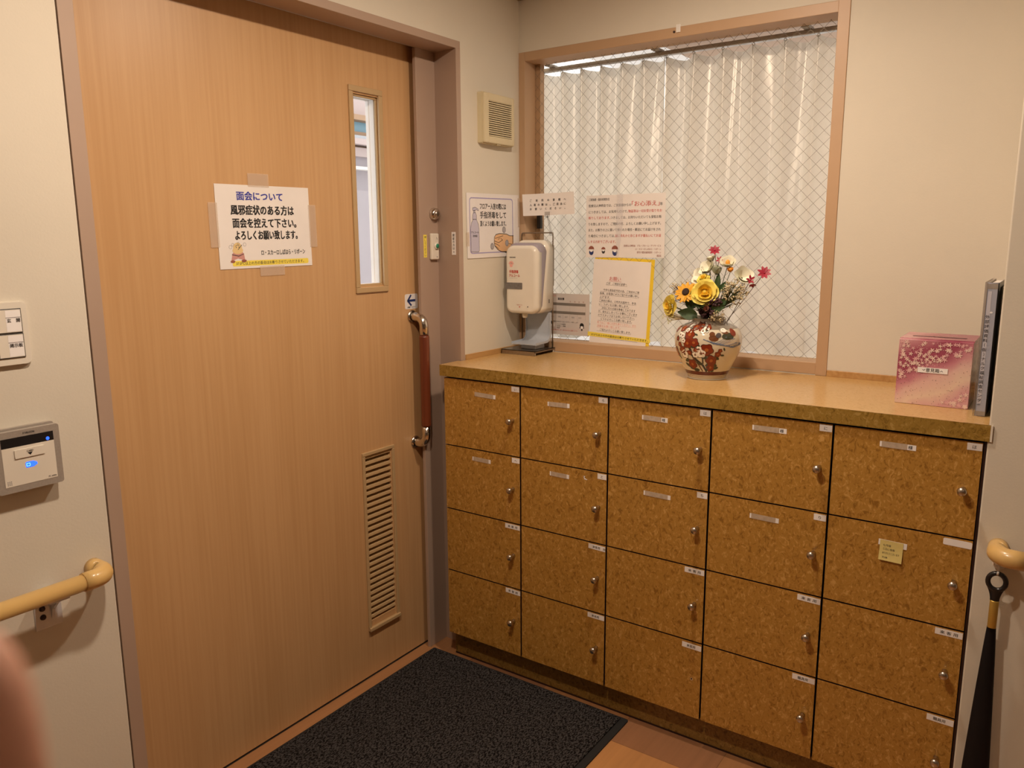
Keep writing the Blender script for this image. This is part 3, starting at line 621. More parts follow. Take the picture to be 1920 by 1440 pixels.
def outline(pts, fill, lw=0.0012, lz=0.0, closed=True):
    pp = [P(*q) for q in pts]; b.flat(pp, z + lz, fill); b.stroke(pp + (pp[:1] if closed else []), lw, z + lz + .0001, ink_m)
outline([(.065, .90), (.06, .55), (.075, .46), (.11, .40), (.165, .40), (.20, .47), (.213, .56), (.213, .88), (.20, .905)], lilac_ink_m)
outline([(.10, .40), (.10, .34), (.115, .30), (.155, .30), (.17, .34), (.17, .40)], lilac_ink_m)
outline([(.12, .30), (.123, .265), (.145, .265), (.148, .30)], lilac_ink_m); outline([(.10, .255), (.105, .225), (.15, .215), (.20, .24), (.208, .27), (.17, .25), (.14, .268), (.11, .268)], lilac_ink_m)
for s_, v in (('アルコール', .615), ('消毒液', .672)): x, y = P(.137, v); b.text(s_, x, y, .0085, soft_ink_m, 'C', 0.015, z + .0003)
outline([(.88, .665), (.80, .662), (.74, .635), (.60, .625), (.53, .64), (.50, .68), (.495, .76), (.505, .82), (.56, .88), (.63, .915), (.70, .925), (.77, .955), (.86, .985), (.88, .985)], skin_ink_m, .0022, closed=False)
for q in (((.51, .70), (.60, .68), (.67, .66)), ((.50, .74), (.58, .77), (.66, .73), (.62, .70)), ((.50, .78), (.56, .80), (.60, .83)), ((.51, .82), (.58, .87)), ((.78, .79), (.88, .812)), ((.60, .70), (.57, .72))):
    b.stroke([P(*e) for e in q], .0016, z + .0002, ink_m)
for (u, v) in ((.69, .565), (.745, .78), (.455, .825)):
    x, y = P(u, v); pts = [(x + (.0115 if k % 2 else .0088) * math.cos(2 * PI * k / 28), y + (.0125 if k % 2 else .0098) * math.sin(2 * PI * k / 28)) for k in range(28)]; b.flat(pts, z + .0003, pale_ink_m); b.ell(x, y, .0070, .0080, z + .0004, mat('germ_ink', (0.42, 0.40, 0.42, 1), .5))
obj('sheet', b, t)
for q in ((0.29, 0.31, 0.10, 0.20), (-0.006, 0.010, 0.04, 0.085)):
    b = MB(F); b.prism(rrect(*q, 0.001), 0.0008, 0.0010, tape_m); obj('tape', b, t)
# light switch
t = thing('light_switch', 'white two gang light switch plate on the left wall', 'switch', (0.012, -1.27, 1.245))
F = on_left(0.012, -1.3048, 1.1845); b = MB(F); b.prism(rrect(0, 0.0715, 0, 0.120, 0.010), 0, 0.0045, ivory_m, True); b.prism(rrect(0.002, 0.0695, 0.002, 0.118, 0.009), 0.0045, 0.0085, ivory_m, True); obj('cover_plate', b, t)
for k, (za, zb, s_) in enumerate(((0.0612, 0.1065, '玄　関'), (0.0148, 0.0600, '掲示板'))):
    b = MB(F); b.box(0.0125, 0.0590, za, zb, 0.008, 0.0102, soft_ink_m); b.box(0.0132, 0.0583, za + .0007, zb - .0007, 0.0085, 0.0115, ivory_m, 0.001)
    b.rect(0.031, 0.0565, za + .003, zb - .003, 0.0117, label_m); b.text(s_, 0.0438, (za + zb) / 2 - .002, .0078, soft_ink_m, 'C', 0.02, 0.0121, w=.0225); b.stroke([(.031, (za + zb) / 2 + .0065), (.0565, (za + zb) / 2 + .0065)], .001, .0121, pale_ink_m); obj('rocker', b, t)
# card reader
t = thing('card_reader', 'grey and white access card reader with blue lights on the left wall', 'card reader', (0.012, -1.267, 1.005))
F = on_left(0.012, -1.3262, 0.9485); wr, hr = 0.1170, 0.1170
b = MB(F); b.prism(rrect(0.004, wr - .002, -0.001, hr + .003, 0.004), 0, 0.010, grey_m); b.prism(rrect(0, wr, 0, hr, 0.005), 0.009, 0.026, grey_m, True); b.text('F FALCON', 0.062, 0.1085, 0.0052, ink_m, 'C', 0.02, 0.0264, w=0.020); obj('housing', b, t)
b = MB(F); b.rect(0.012, 0.1055, 0.0865, 0.1045, 0.0264, black_m); b.rect(0.012, 0.1055, 0.0125, 0.0865, 0.0264, ivory_m)
for k in range(9): b.ell(.0165 + (k % 3) * .003, .0165 + (k // 3) * .003, .001, .001, .0266, pale_ink_m, 8)
b.text('PC-600A', 0.1035, 0.0150, 0.0046, soft_ink_m, 'R', 0.01, 0.0267, w=.0145); obj('face_panel', b, t)
b = MB(F); b.prism(rrect(0.033, 0.0860, 0.064, 0.0805, 0.001), 0.0262, 0.0284, ivory_m); b.text('CARD', 0.060, 0.0735, 0.0050, soft_ink_m, 'C', 0.02, 0.0287, w=.0115); b.flat([(.060, .067), (.0645, .0725), (.0555, .0725)], .0287, ink_m); obj('card_button', b, t)
b = MB(F); b.ell(0.0945, 0.0915, 0.0032, 0.0034, 0.0267, glow_blue); obj('status_lamp', b, t)
b = MB(F); b.flat(rrect(0.0505, 0.0660, 0.0430, 0.0540, 0.0022), 0.0267, glow_blue); b.flat([(.064, .043), (.0715, .047), (.0705, .051), (.064, .054)], 0.02675, glow_blue); b.stroke([(.052, .046), (.058, .046), (.058, .051), (.052, .051), (.052, .046)], .0010, .0270, mat('pale_led', (.1, .3, 1, 1), .4, emit=((.12, .35, 1, 1), 3.0))); obj('touch_lamp', b, t)
# handrail on the left wall
def handrail(name, label, wall, end, along, out, length, rr, brackets):
    """wall point where the elbow goes in; along = run direction; out = wall normal"""
    t = thing(name, label, 'handrail', end, 'cream handrails on the walls'); al, ou = Vector(along), Vector(out); e = Vector(end); off = 0.062; br = 0.030
    pts = [e, e + ou * 0.012, e + ou * (off - br)] + arc(e + ou * (off - br) + al * br, br, 0, PI / 2, 8, -al, ou) + [e + ou * off + al * 0.052]
    b = MB(); b.tube(pts, [rr * 1.13] * (len(pts)), rail_m, 24); obj('elbow', b, t)
    b = MB(); b.tube([e + ou * off + al * 0.050, e + ou * off + al * length], rr, rail_m, 24); obj('rail', b, t)
    return t
XW = 0.012; bracket_m = mat('satin_aluminium', (0.62, 0.66, 0.72, 1), 0.25, 0.35, noise=((60, 60, 60), 0.03))
t = handrail('handrail', 'cream handrail with elbow end on the left wall below the card reader', None, (XW, -1.160, 0.7445), (0, -1, 0), (1, 0, 0), 1.9, 0.0170, None)
for yb_ in (-1.258, -2.3):
    b = MB(); b.box(XW, XW + 0.003, yb_ - 0.025, yb_ + 0.027, 0.652, 0.722, bracket_m, 0.001); b.box(XW + .003, XW + 0.06, yb_ - 0.020, yb_ + 0.020, 0.722, 0.7275, bracket_m, 0.001)
    b.T = Matrix(((1, 0, 0, 0), (0, 0, 1, 0), (0, 1, 0, 0), (0, 0, 0, 1))); b.prism([(XW + .002, 0.665), (XW + .010, 0.690), (XW + .045, 0.722), (XW + .002, 0.722)], yb_ + 0.006, yb_ + 0.012, bracket_m); b.T = Matrix.Identity(4)
    b.lathe([(0, 0), (0.006, 0), (0.005, 0.003), (0, 0.004)], dark_m, 14, on_left(XW + .003, yb_ - 0.010, 0.695)); b.lathe([(0, 0), (0.006, 0), (0.005, 0.003), (0, 0.004)], dark_m, 14, on_left(XW + .003, yb_ - 0.010, 0.677)); obj('bracket', b, t)
DT = Matrix.Translation((-0.0015, 0.024, -0.005))
t = handrail('handrail', 'cream handrail stub starting on the pillar at the right edge', None, (1.5560, -0.028, 0.7560), (1, 0, 0), (0, -1, 0), 1.4, 0.0178, None)
b = MB(); b.box(2.40, 2.44, -0.031, -0.028, 0.665, 0.735, chrome_m, 0.001); b.box(2.40, 2.44, -0.088, -0.031, 0.7335, 0.7385, chrome_m); obj('bracket', b, t)

# shoehorn hanging from a small hook
t = thing('wall_hook', 'small white hook on the pillar under the handrail elbow', 'hook', (1.561, -0.03, 0.725))
b = MB(); b.lathe([(0, 0), (0.0125, 0), (0.0130, 0.008), (0.010, 0.016), (0, 0.018)], white_m, 20, on_back(-0.028, 1.5610, 0.722)); obj('hook_base', b, t)
b = MB(); b.tube([(1.5615, -0.036, 0.720), (1.5615, -0.052, 0.716), (1.5615, -0.060, 0.709), (1.5615, -0.068, 0.709), (1.5615, -0.071, 0.715)], 0.0022, white_m, 10); obj('hook_arm', b, t)
t = thing('shoehorn', 'long black shoehorn with gold band hanging on the pillar by the lockers', 'shoehorn', (1.5615, -0.06, 0.68))
yh = -0.062; b = MB(); rc = (1.5612, yh, 0.6905)
b.tube([Vector((rc[0] + 0.0165 * math.cos(q * 2 * PI / 24), yh, rc[2] + 0.0185 * math.sin(q * 2 * PI / 24))) for q in range(25)], 0.0052, black_m, 10, False)
b.grid(lambda u, v: (1.5612 - 0.0006 + (u - .5) * 2 * (0.0085 + 0.0075 * v ** 2), yh - 0.005 * math.sin(PI * u), 0.645 + 0.030 * v), 8, 4, black_m); b.grid(lambda u, v: (1.5612 - 0.0006 - (u - .5) * 2 * (0.0085 + 0.0075 * v ** 2), yh + 0.005 * math.sin(PI * u), 0.645 + 0.030 * v), 8, 4, black_m); obj('hanging_ring', b, t)
b = MB(); b.lathe([(0.0, 0.585), (0.0083, 0.585), (0.0087, 0.586), (0.0087, 0.646), (0.0083, 0.647), (0, 0.647)], gold_m, 20, Matrix.Translation((1.5608, yh, 0)) @ Matrix.Diagonal((1, .75, 1, 1))); obj('gold_band', b, t)
horn_m = mat('horn_black', (0.008, 0.008, 0.010, 1), 0.45, spec=0.2, noise=((60, 60, 10), 0.1))
def blade(s):
    def fn(u, v):
        d = 1 - v; wdt = 0.0085 + 0.024 * (d ** 0.9) - (0.028 * max(0, (d - .88) / .12) ** 2.4 if d > .88 else 0); a = (u - .5) * PI * 0.86
        return (1.5603 - 0.001 * d + wdt * math.sin(a) / math.sin(PI * .43), yh + 0.006 * (1 - d) + 0.002 - (0.008 + 0.010 * d) * (math.cos(a) - .3) * (1 if s else .72) + (0 if s else .0012), 0.585 - 0.475 * d)
    return fn
b = MB(); b.grid(blade(1), 12, 24, horn_m); b.grid(blade(0), 12, 24, horn_m); obj('blade', b, t)

DT = Matrix.Identity(4)
# ------------------------------------------------------------------ things on the counter
# sanitiser stand and dispenser
t = thing('dispenser_stand', 'steel wire stand with flat base holding the sanitizer dispenser', 'stand', (0.082, 0.37, ZC))
b = MB(); b.box(0.0115, 0.1525, 0.305, 0.4345, ZC + 0.0145, ZC + 0.0165, stainless_m); b.box(0.0115, 0.1525, 0.305, 0.307, ZC + 0.0006, ZC + 0.0165, stainless_m); b.box(0.0115, 0.0135, 0.305, 0.4345, ZC + 0.0006, ZC + 0.0165, stainless_m); b.box(0.1505, 0.1525, 0.305, 0.4345, ZC + 0.010, ZC + 0.0165, stainless_m); obj('base_plate', b, t)
b = MB(); y_ = 0.4285; b.tube([(0.016, y_, ZC + .0165), (0.016, y_, 1.426)] + arc((0.022, y_, 1.426), 0.006, PI, PI / 2, 4, (1, 0, 0), (0, 0, 1)) + arc((0.140, y_, 1.426), 0.006, PI / 2, 0, 4, (1, 0, 0), (0, 0, 1)) + [(0.146, y_, ZC + .0165)], 0.0022, rod_m, 8)
b.box(0.144, 0.149, y_ - .004, y_ + .004, 1.25, 1.39, rod_m, 0.001); obj('wire_frame', b, t)
for px in ((0.017, 0.430), (0.147, 0.430), (0.017, 0.311), (0.147, 0.311)):
    b = MB(); b.lathe([(0, 0), (0.004, 0), (0.004, 0.012), (0, 0.012)], white_m, 12, Matrix.Translation((px[0], px[1], ZC + 0.0004))); obj('foot', b, t)
t = thing('sanitizer_dispenser', 'white automatic hand sanitizer dispenser with lilac trim on the counter', 'dispenser', (0.085, 0.38, 1.06))
xc = 0.0850
def shell(y0, y1, w0, w1, za, zb, m, rt, rb, inset=0.0, n=6):
    """rounded front-view outline lofted from y0 (front) to y1 (back)"""
    b = MB()
    def ol(w, z0, z1, rt, rb):
        P = []
        for cx, cz, r, a in ((w - rb, z0 + rb, rb, -PI / 2), (w - rt, z1 - rt, rt, 0), (-w + rt, z1 - rt, rt, PI / 2), (-w + rb, z0 + rb, rb, PI)):
            P += [(xc + cx + r * math.cos(a + PI / 2 * k / n), cz + r * math.sin(a + PI / 2 * k / n)) for k in range(n + 1)]
        return P
    secs = [(y0 + 0.000, w0 - .012, za + .012, zb - .012), (y0 + .0015, w0 - .006, za + .006, zb - .006), (y0 + .006, w0 - .0015, za + .0015, zb - .0015), (y0 + .012, w0, za, zb), (y1, w1, za - inset * .0, zb + inset)]
    i = b.mi(m); R = [[b.v((x, y, z)) for x, z in ol(w, z0, z1, max(rt - (w0 - w if k < 4 else 0), .004), max(rb - (w0 - w if k < 4 else 0), .004))] for k, (y, w, z0, z1) in enumerate(secs)]
    for A, B in zip(R, R[1:]):
        for k in range(len(A)): b.face([A[k], A[(k + 1) % len(A)], B[(k + 1) % len(A)], B[k]], i, True)
    b.face(R[0], i); b.face(R[-1][::-1], i); return b
b = shell(0.352, 0.424, 0.0640, 0.0640, 1.158, 1.408, ivory_m, 0.030, 0.020); F = on_back(0.395, xc + .0641, 1.19); b.box(xc + .0635, xc + .0645, .398, .402, 1.192, 1.205, soft_ink_m); 
for v in b.bm.verts:
    if v.co.y < .372: v.co.y += -.008 + max(0, min(1, (v.co.z - 1.158) / .25)) * .036
obj('back_shell', b, t)
b = shell(0.330, 0.395, 0.0634, 0.0634, 1.163, 1.3985, lilac_m, 0.030, 0.022)
obj('lilac_band', b, t, 'lilac grey band round the cover')
b = shell(0.318, 0.352, 0.0640, 0.0640, 1.158, 1.390, ivory_m, 0.028, 0.026); F = on_back(0.3177, xc - .064, 1.158); b.T = F
b.text('manrema', .020, .190, .0075, soft_ink_m, bold=.02, z=.0004, w=.024); 
for q in range(5): b.stroke([(.026 + .010 * math.cos(.3 + q * .62), .168 + .011 * math.sin(.3 + q * .62)), (.026 + .0045 * math.cos(.3 + q * .62), .168 + .005 * math.sin(.3 + q * .62))], .0042, .0004, pink_ink_m)
b.ell(.026, .164, .0065, .0055, .0005, pink_ink_m); b.text('手指消毒', .0175, .139, .0115, red_ink_m, bold=.025, z=.0004, w=.038); b.text('アルコール', .0175, .126, .0105, red_ink_m, bold=.02, z=.0004, w=.044); b.text('センサー式ディスペンサー', .0175, .120, .0038, pale_ink_m, z=.0004, w=.034)
b.text('手を近づけてください', .048, .029, .0046, red_ink_m, z=.0004, w=.024); b.flat([(.060, .0205), (.063, .0255), (.057, .0255)], .0004, red_ink_m); b.ell(.094, .025, .0022, .0022, .0004, ink_m, 12); obj('front_cover', b, t)
b = MB(on_back(0.3178, xc - .0643, 1.158)); b.prism(rrect(-.0002, .0715, .084, .106, .002), -.004, 0.0010, mat('level_window', (.17, .155, .145, 1), .2, noise=((120, 120, 120), .2))); obj('level_window', b, t)
b = MB(); b.tube([(xc - .002, .348, 1.160), (xc - .002, .348, 1.146), (xc - .002, .348, 1.142)], [.0105, .0095, .008], ivory_m, 16); obj('nozzle', b, t)
def trayline(o):
    P_ = [(.415 - o, 1.158), (.415 - o, 1.084)] + [(.385 + (.030 - o) * math.cos(a), 1.084 - (.030 - o) * math.sin(a)) for a in (PI / 2 * k / 8 for k in range(1, 9))] + [(.318, 1.0515 + o)]
    return P_
b = MB(Matrix(((0, 0, 1, 0), (1, 0, 0, 0), (0, 1, 0, 0), (0, 0, 0, 1)))); ol_ = trayline(0.0); il_ = trayline(0.003)
b.prism(ol_ + il_[::-1], xc - .037, xc + .061, tray_m); ll_ = trayline(.008); b.prism(ol_ + ll_[::-1], xc - .0395, xc - .037, tray_m); b.prism(ol_ + ll_[::-1], xc + .061, xc + .0635, tray_m); b.T = Matrix.Identity(4); b.box(xc + .012 - .03, xc + .012 + .03, .345, .405, ZC + .0168, 1.047, tray_m, .002); obj('drip_tray', b, t)
# message card on a clip
t = thing('message_card', 'narrow white card of spaced writing clipped above the dispenser', 'card', (0.13, 0.415, 1.46))
F = on_back(0.418, 0.0330, 1.4900, 0.012); b = MB(F)
cw, ch = 0.2080, 0.0735
b.grid(lambda u, v: (cw * u + .003 * (1 - v), ch * v, 0.020 * (u - .5) ** 2 * 2), 8, 2, paper_m)
for s_, yy in (('ご来所の皆様へ', .0475), ('入居の際は、ご自由に', .0330), ('お使いください。', .0190)):
    n = len(s_)
    for k, ch_ in enumerate(s_):
        u = .155 + .66 * k / (n - 1); b.text(ch_, cw * u, yy, .0088, soft_ink_m, 'C', .02, 0.020 * (u - .5) ** 2 * 2 + .0009)
obj('card', b, t)
b = MB(F); b.box(.088, .108, -.006, .012, .002, .004, acryl_m); b.tube([(.100, -.004, .003), (.103, -.020, .001), (.108, -.062, -.006)], .0035, acryl_m, 10); b.box(.102, .116, -.070, -.056, -.010, -.002, acryl_m, .002); b.ell(.100, -.006, .002, .004, .0045, soft_ink_m, 10); obj('clear_clip', b, t)

# papers on the glass
F = on_back(YG - 0.0012, 0.2370, 1.3475, 0.001); w, h = 0.2935, 0.2080; t = thing('glass_notice', 'white notice in black and red writing taped high on the window', 'notice', (0.384, YG, 1.347)); b = MB(F)
b.box(0, w, 0, h, 0, .0005, paper_m); z = .0008; P = lambda u, v: (u * w, (1 - v) * h)
def line(runs, v, size, x0=.035, x1=.965, bold=.012, mb=None):
    n = sum(len(r[0]) * r[2] for r in runs); x = x0
    for s_, m_, k in runs:
        wd_ = (x1 - x0) * len(s_) * k / n; X, Y = P(x, v); (mb or b).text(s_, X, Y, size * k, m_, bold=bold, z=z, w=wd_ * w * .985); x += wd_
K, R_ = soft_ink_m, red_ink_m
line([('ご家族様・面会者様各位', K, 1)], .085, .0098, .035, .31)
line([('医療法人神明会では、ご家族様からの', K, 1), ('「お心添え」', R_, 1.75), ('等', K, 1)], .185, .0105)
line([('につきましては、お気持ちだけで、', K, 1), ('物品等は一切お受け取りをお', R_, 1)], .285, .0105)
line([('断りしております。', R_, 1), ('つきましては、お持ちいただいても受取お断', K, 1)], .380, .0105)
line([('りを致しますので、ご理解の程、よろしくお願い申し上げます。', K, 1)], .480, .0105)
line([('また、お断りの上に置いて帰られた場合・郵送にてお届けをされ', K, 1)], .575, .0105)
line([('た場合につきましては、', K, 1), ('誠に失礼かと存じますが着払いにてお返', R_, 1)], .670, .0105)
line([('しする方針でございます。', R_, 1)], .765, .0105, .035, .40)
for k, (s_, x0_) in enumerate((('医療法人神明会　グループホーム・デイサービス', .50), ('ロ・スカーロしばはら・リボーン', .645), ('居宅介護支援事業所・リボーン', .665), ('施設長', .91))): line([(s_, brown_ink_m, 1)], .825 + .052 * k, .0078, x0_, .965)
for u, s_ in ((.075, 1.0), (.235, .72), (.385, 1.1)):   # bowing people
    x, y = P(u, .875); q = .0095 * s_; b.ell(x, y - q * .85, q * .92, q * 1.1, z, navy_ink_m if s_ > .8 else soft_ink_m); b.ell(x, y, q * .75, q * .8, z + .0002, label_m)
    b.flat([(x - q * 1.2, y + q * .15), (x + q * 1.2, y + q * .15), (x + q * .95, y + q * .9), (x + q * .3, y + q * 1.35), (x - q * .3, y + q * 1.35), (x - q * .95, y + q * .9)], z + .0004, brown_ink_m)
obj('sheet', b, t)
b = MB(F); b.prism([(.118, .004), (.127, .004), (.141, h * .55), (.140, h + .004), (.118, h + .004), (.116, h * .6)], .0010, .0012, tape2_m); obj('tape', b, t)

F = on_back(YG - 0.0028, 0.2610, 1.0570, -0.045, 0.012); t = thing('yellow_framed_notice', 'portrait notice on yellow backing propped against the window glass', 'notice', (0.372, YG, 1.056)); w, h = 0.2235, 0.295
b = MB(F); b.box(0, w, .006, h, 0, .0008, yellow_m); obj('yellow_backing', b, t)
b = MB(F); b.box(-.004, w - .012, -.004, h - .0095, .0010, .0018, paper_m); z = .0022; w2, h2 = w - .008, h - .006; P = lambda u, v: (-.004 + u * w2, -.004 + (1 - v) * h2)
X, Y = P(.40, .235); b.text('お願い', X, Y, .0150, red_ink_m, 'C', .0, z, w=.043); b.stroke([P(.29, .247), P(.51, .247)], .0008, z, red_ink_m)
X, Y = P(.43, .285); b.text('〇月　ご来訪の皆様へ', X, Y, .0090, K, 'C', .0, z, w=.078, slant=.25); b.stroke([P(.24, .293), P(.62, .293)], .0006, z, K)
T_ = [('　今年も感染症予防の為、ご来訪のご家', 0), ('族様、お客様にぜひご協力をお願い申し', 0), ('上げます。', 0), ('ご来訪の際は、①所内洗面所で、手洗', 0), ('い・うがいをお願い致します。', 0), ('　次回に月の点検を準備しております', 0), ('が、会社よしまっている事もございます', 0), ('のでスタッフまでお申し付け下さい。', 0), ('　どうかよろしくお願い致します。', 0), ('靴下はご一緒にお持ち帰りください。また', 1), ('消毒をお願い致します。', 1), ('　ご協力よろしくお願い致します。', 0)]
for k, (s_, c_) in enumerate(T_):
    v = .365 + .0435 * k; xx = .145 - .002 * k; X, Y = P(xx, v); f_ = min(1, len(s_) / 18.0) * .69; b.text(s_.strip('　'), X + (.012 if s_[0] == '　' else 0), Y, .0088, pink_ink_m if c_ else K, z=z, w=f_ * w2 - (.012 if s_[0] == '　' else 0)); b.stroke([P(xx, v + .009), P(xx + f_, v + .009)], .00045, z, pink_ink_m if c_ else K)
X, Y = P(.92, .925); b.text('ロ・スカーロしばはらリボーン', X - .012, Y, .0095, K, 'R', .0, z, w=.112, slant=.25); b.stroke([P(.33, .934), P(.86, .934)], .0006, z, K)
obj('sheet', b, t)
b = MB(F); b.prism([(-.012, .018), (w + .004, .018), (w + .004, .030), (-.012, .033)], .0020, .0025, marker_m); b.text('37.0℃以上の方の面会はお断りさせていただきます。', .002, .0215, .0085, ink_m, bold=.015, z=.0028, w=w - .006); obj('yellow_strip', b, t)

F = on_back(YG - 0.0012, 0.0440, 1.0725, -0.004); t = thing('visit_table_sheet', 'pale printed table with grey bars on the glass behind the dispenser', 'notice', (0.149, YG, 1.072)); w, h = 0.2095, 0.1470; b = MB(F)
b.box(0, w, 0, h, 0, .0005, mat('grey_paper', (0.62, 0.57, 0.54, 1), .6, noise=((15, 15, 15), .02))); z = .0008; P = lambda u, v: (u * w, (1 - v) * h); gb = mat('grey_bar', (0.20, 0.175, 0.15, 1), .6)  # the sheet's own greyish paper
X, Y = P(.445, .155); b.text('面会簿', X, Y, .0090, ink_m, 'C', .03, z, w=.026); X, Y = P(.315, .08); b.text('見本', X, Y, .0075, pink_ink_m, 'C', .0, z)
for k in range(4): X, Y = P(.63 + k * .085, .205); b.text('年月日時'[k], X, Y, .006, brown_ink_m, 'C', 0, z)
for v0, v1, u0 in ((.225, .290, .03), (.43, .495, .03), (.635, .70, .03)):
    b.flat([P(u0, v1), P(.925 if v0 < .6 else .22, v1), P(.925 if v0 < .6 else .22, v0), P(u0, v0)], z, gb)
for u in (.35, .62, .925): b.stroke([P(u, .29), P(u, .43)], .0004, z, pale_ink_m)
for u in (.22, .35, .485, .62, .77, .925): b.stroke([P(u, .495), P(u, .635)], .0004, z, pale_ink_m)
for k, s_ in enumerate(('氏名', '続柄', '住所', '電話', '体温')): X, Y = P(.28 + .135 * k, .585); b.text(s_, X, Y, .0062, pale_ink_m, 'C', 0, z)
X, Y = P(.27, .70); b.text('ご面会の方は必ずご記入ください。お願いします', X, Y, .0055, soft_ink_m, z=z, w=.52 * w)
for k, s_ in enumerate(('マスクの着用', '手洗い・消毒', '検温')): X, Y = P(.37, .765 + .045 * k); b.text(s_, X, Y, .0060, soft_ink_m, z=z, bold=.01)
X, Y = P(.22, .905); b.text('ご協力をお願い致します。咳の出る方はご遠慮ください', X, Y, .0056, red_ink_m, z=z, w=.56 * w)
b.stroke([P(.2, .835), P(.85, .85)], .0004, z, pink_ink_m)
for u, v in ((.24, .74), (.86, .755)):
    x, y = P(u, v); b.ell(x, y, .0085, .0095, z + .0001, ink_m); b.ell(x, y - .006, .0055, .005, z + .0003, label_m); b.flat([(x - .010, y - .009), (x + .010, y - .009), (x + .006, y - .001), (x - .006, y - .001)], z + .0002, ink_m); b.rect(x - .003, x + .003, y - .018, y - .009, z + .0002, soft_ink_m)
obj('sheet', b, t)

# suggestion box, file holder
t = thing('suggestion_box', 'pink blossom patterned suggestion box on the counter at the right', 'box', (1.385, 0.22, ZC))
bx0, bx1, by0, by1, bz = 1.3035, 1.4590, 0.1425, 0.2900, 0.1555
def boxmat():
    mt = mat('blossom_paper', (0.6, 0.3, 0.35, 1), 0.25); nt = mt.node_tree; N = nt.nodes; L = nt.links; b_ = N['Principled BSDF']
    g = N.new('ShaderNodeNewGeometry'); sp = N.new('ShaderNodeSeparateXYZ'); L.new(g.outputs['Position'], sp.inputs[0])
    n1 = N.new('ShaderNodeTexNoise'); n1.inputs['Scale'].default_value = 14; L.new(g.outputs['Position'], n1.inputs[0])
    # diagonal sweep of the printed design, upper left dark rose to lower right cream
    ma = N.new('ShaderNodeMath'); ma.operation = 'MULTIPLY_ADD'; ma.inputs[1].default_value = -3.537; ma.inputs[2].default_value = -1.669 - 0.25; L.new(sp.outputs[0], ma.inputs[0])
    mb = N.new('ShaderNodeMath'); mb.operation = 'MULTIPLY_ADD'; mb.inputs[1].default_value = 6.45; L.new(sp.outputs[2], mb.inputs[0]); L.new(ma.outputs[0], mb.inputs[2])
    mc = N.new('ShaderNodeMath'); mc.operation = 'MULTIPLY_ADD'; mc.inputs[1].default_value = 0.5; L.new(n1.outputs[0], mc.inputs[0]); L.new(mb.outputs[0], mc.inputs[2])
    md = N.new('ShaderNodeMath'); md.operation = 'MULTIPLY'; md.inputs[1].default_value = 0.8; L.new(mc.outputs[0], md.inputs[0])
    r = N.new('ShaderNodeValToRGB'); e = r.color_ramp.elements; e[0].position = 0.0; e[0].color = (0.66, 0.36, 0.38, 1); e[1].position = 1.0; e[1].color = (0.62, 0.34, 0.36, 1)
    for p_, c_ in ((.14, (0.76, 0.58, 0.46, 1)), (.34, (0.72, 0.47, 0.43, 1)), (.48, (0.55, 0.22, 0.27, 1)), (.60, (0.34, 0.075, 0.125, 1)), (.78, (0.36, 0.09, 0.14, 1)), (.90, (0.52, 0.22, 0.26, 1))): q = e.new(p_); q.color = c_
    L.new(md.outputs[0], r.inputs[0]); L.new(r.outputs[0], b_.inputs['Base Color']); return mt
box_m = boxmat(); petal_ink = mat('petal_ink', (0.84, 0.62, 0.55, 1), .3); petal2_ink = mat('petal_pink_ink', (0.76, 0.44, 0.45, 1), .3)
b = MB(); b.box(bx0, bx1, by0, by1, ZC + .0006, ZC + bz, box_m, .0008); obj('carton', b, t)
b = MB(); b.box(bx0 - .0004, bx1 + .0004, by0 + .012, by1, ZC + bz, ZC + bz + .0025, box_m); b.box(bx0 + .02, bx1 - .02, by0 + .055, by0 + .065, ZC + bz + .0025, ZC + bz + .003, dark_m); obj('lid', b, t)
b = MB(on_back(by0 - .0003, bx0, ZC + .0006)); rd = random.Random(11); wb = bx1 - bx0
def blossom(x, y, r, m_, rot):
    b.flat([(x + r * (0.62 + 0.38 * math.cos(5 * a)) * math.cos(a + rot), y + r * (0.62 + 0.38 * math.cos(5 * a)) * math.sin(a + rot)) for a in (2 * PI * k / 30 for k in range(30))], .0004 + rd.random() * .0003, m_)
for k in range(420):
    u, v = rd.random(), rd.random(); d_ = v - .42 - .52 * u
    x, y = min(max(u * wb, .006), wb - .006), min(max(v * bz, .006), bz - .007)
    if d_ < -.06:
        if d_ > -.72 and rd.random() < .75: b.ell(u * wb, v * bz, .0006 + .0006 * rd.random(), .0005, .0004, (brown_ink_m, soft_ink_m, petal2_ink)[int(rd.random() * 3)], 6, rd.random() * 3)
        elif d_ < -.66 and rd.random() < .6: blossom(x, y, .003 + .0035 * rd.random(), petal_ink if rd.random() < .5 else petal2_ink, rd.random() * 6)
        continue
    if rd.random() < .62: blossom(x, y, .0034 + .0030 * rd.random(), petal_ink if rd.random() < .55 else petal2_ink, rd.random() * 6)
    else: b.ell(u * wb * .98 + .001, v * bz * .97, .0008, .0008, .00035, petal_ink, 6)
obj('blossom_print', b, t)
b = MB(on_back(by0 - .0006, bx0 + .0445, ZC + .0790, 0.0)); b.box(0, .0635, 0, .0125, .0002, .0008, label_m); b.text('意見箱', .0318, .0030, .0098, ink_m, 'C', .012, .0011); b.stroke([(.010, .0075), (.013, .0055), (.0155, .0085)], .0009, .0011, soft_ink_m); b.stroke([(.048, .0045), (.0505, .0070), (.0535, .0045)], .0009, .0011, soft_ink_m); obj('box_label', b, t)
t = thing('file_folder', 'grey file folder in a clear cover standing at the right end of the counter', 'file', (1.488, 0.19, ZC))
b = MB(); fx0, fx1, fy0, fy1, fz = 1.4775, 1.5000, 0.080, 0.305, 0.2960
b.box(fx0, fx0 + .0015, fy0 + .004, fy1, ZC + .0006, ZC + fz, grey_m); b.box(fx1 - .0015, fx1, fy0 + .004, fy1, ZC + .0006, ZC + fz, black_m)
